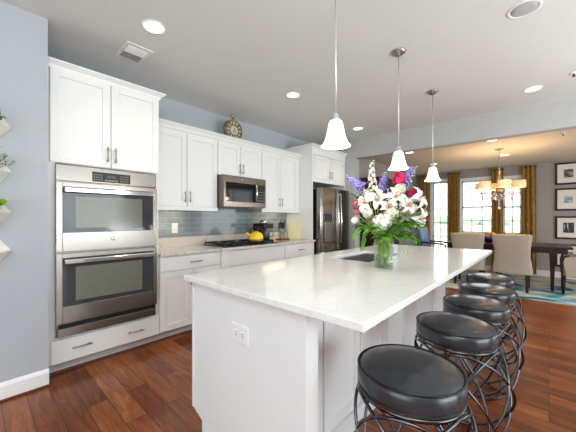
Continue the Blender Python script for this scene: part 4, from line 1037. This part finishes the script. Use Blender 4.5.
# ------------------------------------------------------------------ dining room
o = MB().box(5.74, -1.5, 0, 8.0, 2.05, 0.012).build('area_rug', 'rug', None, bevel=0.004)
tag(o, 'abstract blue and cream area rug under the dining table', 'rug')
RZ = 0.012
t = thing('dining_table', (7.02, 0.65, RZ), 'dark mahogany dining table beneath the chandelier', 'table')
TX0, TX1, TY0, TY1 = 6.50, 7.52, -0.29, 1.60
MB().box(TX0, TY0, 0.735, TX1, TY1, 0.765).build('tabletop', 'dark_wood', t, bevel=0.008)
MB().box(TX0+0.05, TY0+0.06, 0.655, TX1-0.05, TY1-0.06, 0.735).build('apron', 'dark_wood', t, bevel=0.003)
for x in (TX0+0.11, TX1-0.11):
    for y in (TY0+0.25, TY1-0.10):
        b = MB(); 
        b.add([(x-0.02, y-0.02, RZ), (x+0.02, y-0.02, RZ), (x+0.02, y+0.02, RZ), (x-0.02, y+0.02, RZ), (x-0.04, y-0.04, 0.66), (x+0.04, y-0.04, 0.66), (x+0.04, y+0.04, 0.66), (x-0.04, y+0.04, 0.66)], [(0, 3, 2, 1), (4, 5, 6, 7), (0, 1, 5, 4), (1, 2, 6, 5), (2, 3, 7, 6), (3, 0, 4, 7)])
        b.build('leg', 'dark_wood', t, bevel=0.004)

def side_chair(label):
    # faces +X; origin below the seat centre
    t = thing('dining_chair', (0, 0, 0), label, 'chair', 'beige upholstered dining chairs')
    b = MB(); n = 12; vs = []; rows = [(0.29, 0.27), (0.34, 0.275), (0.45, 0.262), (0.58, 0.242), (0.72, 0.245), (0.84, 0.262), (0.92, 0.272), (0.945, 0.268)]
    fr = []; 
    for z, w in rows:
        lean = -0.10*max(0, (z-0.45))/0.5
        for s_ in (0, 1):
            for i in range(n+1):
                q = i/n*2-1; x = -0.245+lean+0.035*(1-q*q)*-0.6+(0.075 if s_ else 0); e = 0.02*(abs(q)**6)*(1 if not s_ else -1)
                vs.append((x+e, w*q, z+(0.012*(1-q*q) if z > 0.9 else 0)))
    m_ = n+1
    for r in range(len(rows)-1):
        for s_ in (0, 1):
            for i in range(n):
                a = (r*2+s_)*m_+i; c = ((r+1)*2+s_)*m_+i; fr.append((a, a+1, c+1, c))
        for i in (0, n): fr.append(((r*2)*m_+i, (r*2+1)*m_+i, ((r+1)*2+1)*m_+i, ((r+1)*2)*m_+i))
    for r in (0, len(rows)-1):
        for i in range(n): fr.append(((r*2)*m_+i, (r*2)*m_+i+1, (r*2+1)*m_+i+1, (r*2+1)*m_+i))
    b.add(vs, fr, True); b.build('backrest', 'beige', t, bevel=0.01)
    # tan piping along the top edge
    pts = [(-0.245-0.099-0.021*(1-(i/10*2-1)**2)+0.037, 0.268*(i/10*2-1), 0.949+0.012*(1-(i/10*2-1)**2)) for i in range(11)]
    MB().tube(pts, 0.012, 8).build('top_piping', 'tan', t)
    MB().box(-0.235, -0.245, 0.36, 0.26, 0.245, 0.49).build('seat', 'beige', t, bevel=0.03, seg=3)
    MB().box(-0.24, -0.24, 0.29, 0.24, 0.24, 0.36).build('seat_frame', 'beige', t, bevel=0.008)
    for x, y, sx_ in ((-0.21, -0.20, -0.05), (-0.21, 0.20, -0.05), (0.20, -0.20, 0.02), (0.20, 0.20, 0.02)):
        c = 0.018; d = 0.027
        MB().add([(x+sx_-c, y-c, 0), (x+sx_+c, y-c, 0), (x+sx_+c, y+c, 0), (x+sx_-c, y+c, 0), (x-d, y-d, 0.30), (x+d, y-d, 0.30), (x+d, y+d, 0.30), (x-d, y+d, 0.30)], [(0, 3, 2, 1), (4, 5, 6, 7), (0, 1, 5, 4), (1, 2, 6, 5), (2, 3, 7, 6), (3, 0, 4, 7)]).build('leg', 'dark_wood', t, bevel=0.003)
    return t
c0 = side_chair('beige dining chair with its back to the kitchen, fully in view'); c0.location = (6.42, 0.47, RZ); c0.rotation_euler = (0, 0, 0.0)
dup(c0, (6.42, 1.13, RZ), 0.04, 'beige dining chair next to the blue armchair, half hidden behind the island corner')

def armchair(name, label, up, x, y, rz, back_h, cat='armchair'):
    t = thing(name, (0, 0, 0), label, cat)
    MB().box(-0.25, -0.26, 0.30, 0.25, 0.26, 0.47).build('seat', up, t, bevel=0.03, seg=3)
    b = MB().prism([(-0.30, 0.35), (-0.22, 0.35), (-0.26, 0.7), (-0.32, back_h), (-0.375, back_h-0.01), (-0.345, 0.7)], -0.25, 0.25, 'y')
    b.build('backrest', up, t, bevel=0.02, seg=3)
    for s_ in (-1, 1):
        MB().tube([(-0.31, s_*0.275, 0.70), (-0.1, s_*0.285, 0.695), (0.13, s_*0.285, 0.685), (0.20, s_*0.285, 0.66), (0.20, s_*0.28, 0.45)], 0.018, 8).build('arm', 'dark_wood', t)
        for xx, xo in ((-0.25, -0.05), (0.20, 0.0)):
            MB().tube([(xx, s_*0.25, 0.45), (xx+xo*0.4, s_*0.25, 0.25), (xx+xo, s_*0.25, 0.0)], [0.026, 0.022, 0.016], 8).build('leg', 'dark_wood', t)
    t.location = (x, y, RZ); t.rotation_euler = (0, 0, rz)
    return t
armchair('armchair', 'blue leather armchair with dark wooden arms at the table end by the glazed door', 'blue_leather', 6.98, 1.81, -PI/2, 1.02)
# host chair at the near end: upholstered sides
t = thing('host_chair', (0, 0, 0), 'beige upholstered host chair at the table end below the picture frames', 'armchair')
MB().box(-0.40, -0.24, 0.28, 0.24, 0.24, 0.46).build('seat', 'beige', t, bevel=0.03, seg=3)
MB().prism([(-0.47, 0.28), (-0.38, 0.28), (-0.41, 0.65), (-0.46, 0.98), (-0.54, 0.97), (-0.50, 0.6)], -0.26, 0.26, 'y').build('backrest', 'beige', t, bevel=0.02, seg=3)
for s_ in (-1, 1):
    MB().prism([(-0.44, 0.28), (0.20, 0.28), (0.23, 0.52), (0.21, 0.59), (0.15, 0.612), (-0.05, 0.617), (-0.43, 0.64)], s_*0.25-0.03, s_*0.25+0.03, 'y').build('side_panel', 'beige', t, bevel=0.012, seg=3)
    MB().prism([(0.235, 0.28), (0.255, 0.28), (0.262, 0.53), (0.238, 0.61), (0.16, 0.638), (0.152, 0.62), (0.212, 0.596), (0.235, 0.525)], s_*0.25-0.025, s_*0.25+0.025, 'y').build('arm_front', 'dark_wood', t, bevel=0.004)
    for xx, xo in ((-0.40, -0.06), (0.22, 0.01)):
        MB().tube([(xx, s_*0.23, 0.29), (xx+xo, s_*0.23, 0.0)], [0.027, 0.017], 8).build('leg', 'dark_wood', t)
t.location = (6.74, -0.40, RZ); t.rotation_euler = (0, 0, PI/2)

# bowl of yellow flowers
t = thing('navy_bowl', (6.95, 0.90, 0.765), 'navy blue bowl holding yellow flowers on the dining table', 'bowl')
MB().lathe([(0.05, 0.765), (0.06, 0.77), (0.105, 0.82), (0.125, 0.885), (0.118, 0.885), (0.10, 0.83), (0.05, 0.785), (0.002, 0.783)], (6.95, 0.90, 0), 36, cap=False).build('bowl', 'navy', t)
for k in range(9):
    a = k*2.4; r = 0.03*math.sqrt(k); b = MB(); c = Vector((6.95+r*math.cos(a), 0.90+r*math.sin(a), 0.925+0.02*math.cos(k*1.7)))
    for ring_ in range(2): floret(b, c, Vector((math.cos(a)*0.4, math.sin(a)*0.4, 1)), 0.05-0.018*ring_, 7, 0.35+0.4*ring_, 0.45)
    b.tube([c, (6.95+r*0.5*math.cos(a), 0.90+r*0.5*math.sin(a), 0.79)], 0.003, 5)
    tag(b.build('yellow_flower', 'petal_yellow'), 'yellow flower in the navy bowl on the dining table', 'flower', 'yellow flowers in the navy bowl')

# chandelier
HX, HY = 6.09, 0.635
t = thing('chandelier', (HX, HY, HD), 'crystal chandelier with cream drum shades over the dining table', 'chandelier')
MB().lathe([(0.065, HD), (0.06, HD-0.015), (0.02, HD-0.03), (0.006, HD-0.035)], (HX, HY, 0), 28).build('ceiling_canopy', 'brass', t)
ch = MB(); z = HD-0.03; k = 0
while z > 2.08:
    pts = []
    for i in range(12):
        a = 2*PI*i/12; u = 0.007*math.cos(a); w = 0.019*math.sin(a); pts.append((HX+(u if k % 2 else 0), HY+(0 if k % 2 else u), z-0.015+w))
    ch.tube(pts, 0.0028, 5, closed=True); z -= 0.029; k += 1
ch.build('chain', 'brass', t)
cb = MB().lathe([(0.01, 2.07), (0.03, 2.05), (0.014, 2.02), (0.022, 1.98), (0.04, 1.92), (0.045, 1.88), (0.02, 1.83), (0.03, 1.78), (0.06, 1.73), (0.05, 1.69), (0.015, 1.66), (0.022, 1.62), (0.004, 1.59)], (HX, HY, 0), 24)
ring(cb, 0.024, 0.005, (HX, HY, 2.085), 20); cb.build('column', 'brass', t)
NA = 6
for k in range(NA):
    a = 2*PI*k/NA+0.35; e = Vector((math.cos(a), math.sin(a), 0)); o_ = Vector((HX, HY, 0)); R2 = 0.275
    ar = MB().tube([o_+e*r+UP*zz for r, zz in ((0.03, 1.73), (0.09, 1.665), (0.17, 1.645), (0.24, 1.67), (R2, 1.72), (R2, 1.755))], 0.007, 8)
    ar.lathe([(0.004, 1.735), (0.03, 1.742), (0.032, 1.75), (0.01, 1.755), (0.01, 1.785)], o_+e*R2, 16)
    am = ar.build('arm', 'brass', t)
    MB().lathe([(0.092, 1.758), (0.088, 1.872), (0.086, 1.872), (0.090, 1.758)], o_+e*R2, 32, cap=False).build('drum_shade', 'cream_shade', am)
    cd = MB()
    for r, zz in ((0.09, 1.64), (0.17, 1.62), (0.24, 1.645), (R2, 1.715)):
        p = o_+e*r+UP*zz
        for q in range(3): cd.ball(p-UP*(0.014+q*0.026), 0.014-0.002*q, 8, 6)
    cd.build('crystal_drop', 'crystal', am)
    d = bpy.data.lights.new('shade_glow', 'POINT'); d.energy = 4.5; d.color = (1, 0.75, 0.45); d.shadow_soft_size = 0.03
    lo = bpy.data.objects.new('shade_glow', d); C.objects.link(lo); lo.location = o_+e*R2+UP*1.83
cd = MB()
for q in range(6): cd.ball((HX, HY, 1.575-q*0.024), 0.012, 8, 6)
cd.ball((HX, HY, 1.425), 0.022, 12, 8, (1, 1, 1.5))
cd.build('crystal_drop', 'crystal', t); cd = MB()
for k in range(10):
    a = 2*PI*k/10
    for q in range(5): cd.ball((HX+math.cos(a)*(0.055-0.006*q), HY+math.sin(a)*(0.055-0.006*q), 1.69-0.022*q), 0.010, 8, 5)
cd.build('crystal_basket', 'crystal', t)

# curtains
def curtain(y0, y1, label):
    n = 90; vs = []; zs = [0.03, 0.6, 1.2, 1.8, 2.3, 2.40]
    folds = max(3, round((y1-y0)/0.075))
    for j, z in enumerate(zs):
        for i in range(n+1):
            q = i/n; y = y0+(y1-y0)*q; amp = 0.028*(1 if z < 2.2 else 0.7)
            vs.append((DX-0.085+amp*math.sin(2*PI*folds*q+0.3*math.sin(5*q+z*1.3)), y+0.008*math.sin(4*PI*folds*q+z), z))
    fs = []
    for j in range(len(zs)-1):
        for i in range(n): fs.append((j*(n+1)+i, j*(n+1)+i+1, (j+1)*(n+1)+i+1, (j+1)*(n+1)+i))
    t = thing('curtain', (DX-0.085, (y0+y1)/2, 0.03), label, 'curtain', 'mustard curtains of the dining windows')
    MB().add(vs, fs, True).build('drape', 'curtain', t, solid=0.004)
    MB().tube([(DX-0.085, y0-0.01, 2.375), (DX-0.085, y1+0.01, 2.375)], 0.011, 10).box(DX-0.09, y0+0.02, 2.36, DX, y0+0.035, 2.39).box(DX-0.09, y1-0.035, 2.36, DX, y1-0.02, 2.39).build('rod', 'frame', t)
curtain(2.345, 2.62, 'mustard curtain in the corner beside the glazed door')
curtain(1.650, 1.915, 'mustard curtain between the glazed door and the wide window')
curtain(0.775, 0.995, 'mustard curtain between the wide and the narrow window')
curtain(0.205, 0.445, 'mustard curtain beside the framed pictures')

# pictures
YC, FW = -0.295, 0.405
for (z0, z1, art, lab, pw, ph) in ((1.945, 2.400, 'art_a', 'black framed dark print, topmost of the stacked pictures', 0.14, 0.17), (1.405, 1.870, 'art_b', 'black framed blue-grey print, second from the top', 0.13, 0.15),
                           (0.815, 1.290, 'art_c', 'black framed bold black and white print, third from the top', 0.16, 0.21), (0.24, 0.715, 'art_d', 'black framed print at the bottom of the stack', 0.14, 0.17)):
    t = thing('picture_frame', (DX, YC, z0), lab, 'picture', 'black framed pictures on the dining wall')
    y0, y1, f = YC-FW/2, YC+FW/2, 0.035; xa = DX-0.03
    MB().box(xa, y0, z0, DX, y0+f, z1).box(xa, y1-f, z0, DX, y1, z1).box(xa, y0+f, z0, DX, y1-f, z0+f).box(xa, y0+f, z1-f, DX, y1-f, z1).build('frame', 'frame', t, bevel=0.003)
    MB().box(DX-0.016, y0+f, z0+f, DX-0.002, y1-f, z1-f).build('mat_board', 'mat_board', t)
    zc_ = (z0+z1)/2
    MB().box(DX-0.018, YC-pw/2, zc_-ph/2, DX-0.0155, YC+pw/2, zc_+ph/2).build('print', art, t)

# china cabinet on the left dining wall, mostly behind the flowers
t = thing('china_cabinet', (5.55, 2.5, 0), 'dark wood china cabinet standing behind the flowers in the dining room', 'cabinet')
a0, a1, y0, y1 = 5.06, 6.0, 2.32, 2.715
MB().box(a0, y0, 0, a1, y1, 0.82).build('lower_case', 'dark_wood', t, bevel=0.005)
MB().box(a0, y0, 0.82, a0+0.03, y1, 1.98).box(a1-0.03, y0, 0.82, a1, y1, 1.98).box(a0+0.03, y1-0.015, 0.82, a1-0.03, y1, 1.98).box(a0-0.02, y0-0.02, 1.98, a1+0.02, y1, 2.02).build('upper_case', 'dark_wood', t, bevel=0.004)
for z in (1.18, 1.52): MB().box(a0+0.03, y0+0.03, z, a1-0.03, y1-0.015, z+0.02).build('shelf', 'dark_wood', t)
for k in range(2):
    p0 = a0+0.03+k*0.44; p1 = p0+0.44
    d = MB(); 
    d.box(p0, y0-0.015, 0.84, p0+0.045, y0+0.008, 1.97).box(p1-0.045, y0-0.015, 0.84, p1, y0+0.008, 1.97).box(p0+0.045, y0-0.015, 0.84, p1-0.045, y0+0.008, 0.885).box(p0+0.045, y0-0.015, 1.92, p1-0.045, y0+0.008, 1.97)
    dd = d.build('door', 'dark_wood', t, bevel=0.002); MB().box(p0+0.045, y0-0.006, 0.885, p1-0.045, y0-0.002, 1.92).build('pane', 'window_glass', dd)
    shaker(MB(), p0, p1, 0.06, 0.78, y0-0.018, t=0.018).build('door', 'dark_wood', t, bevel=0.002)
for k in range(7):
    x = a0+0.10+k*0.052; h_ = 0.20+0.03*(k % 3)
    tag(MB().box(x, y0+0.08, 0.8205, x+0.044, y0+0.25, 0.8205+h_).build('hardback_book', 'bookA' if k % 3 != 1 else 'bookB', None, bevel=0.003), 'hardback book standing on the bottom shelf of the china cabinet', 'book', 'books in the china cabinet')
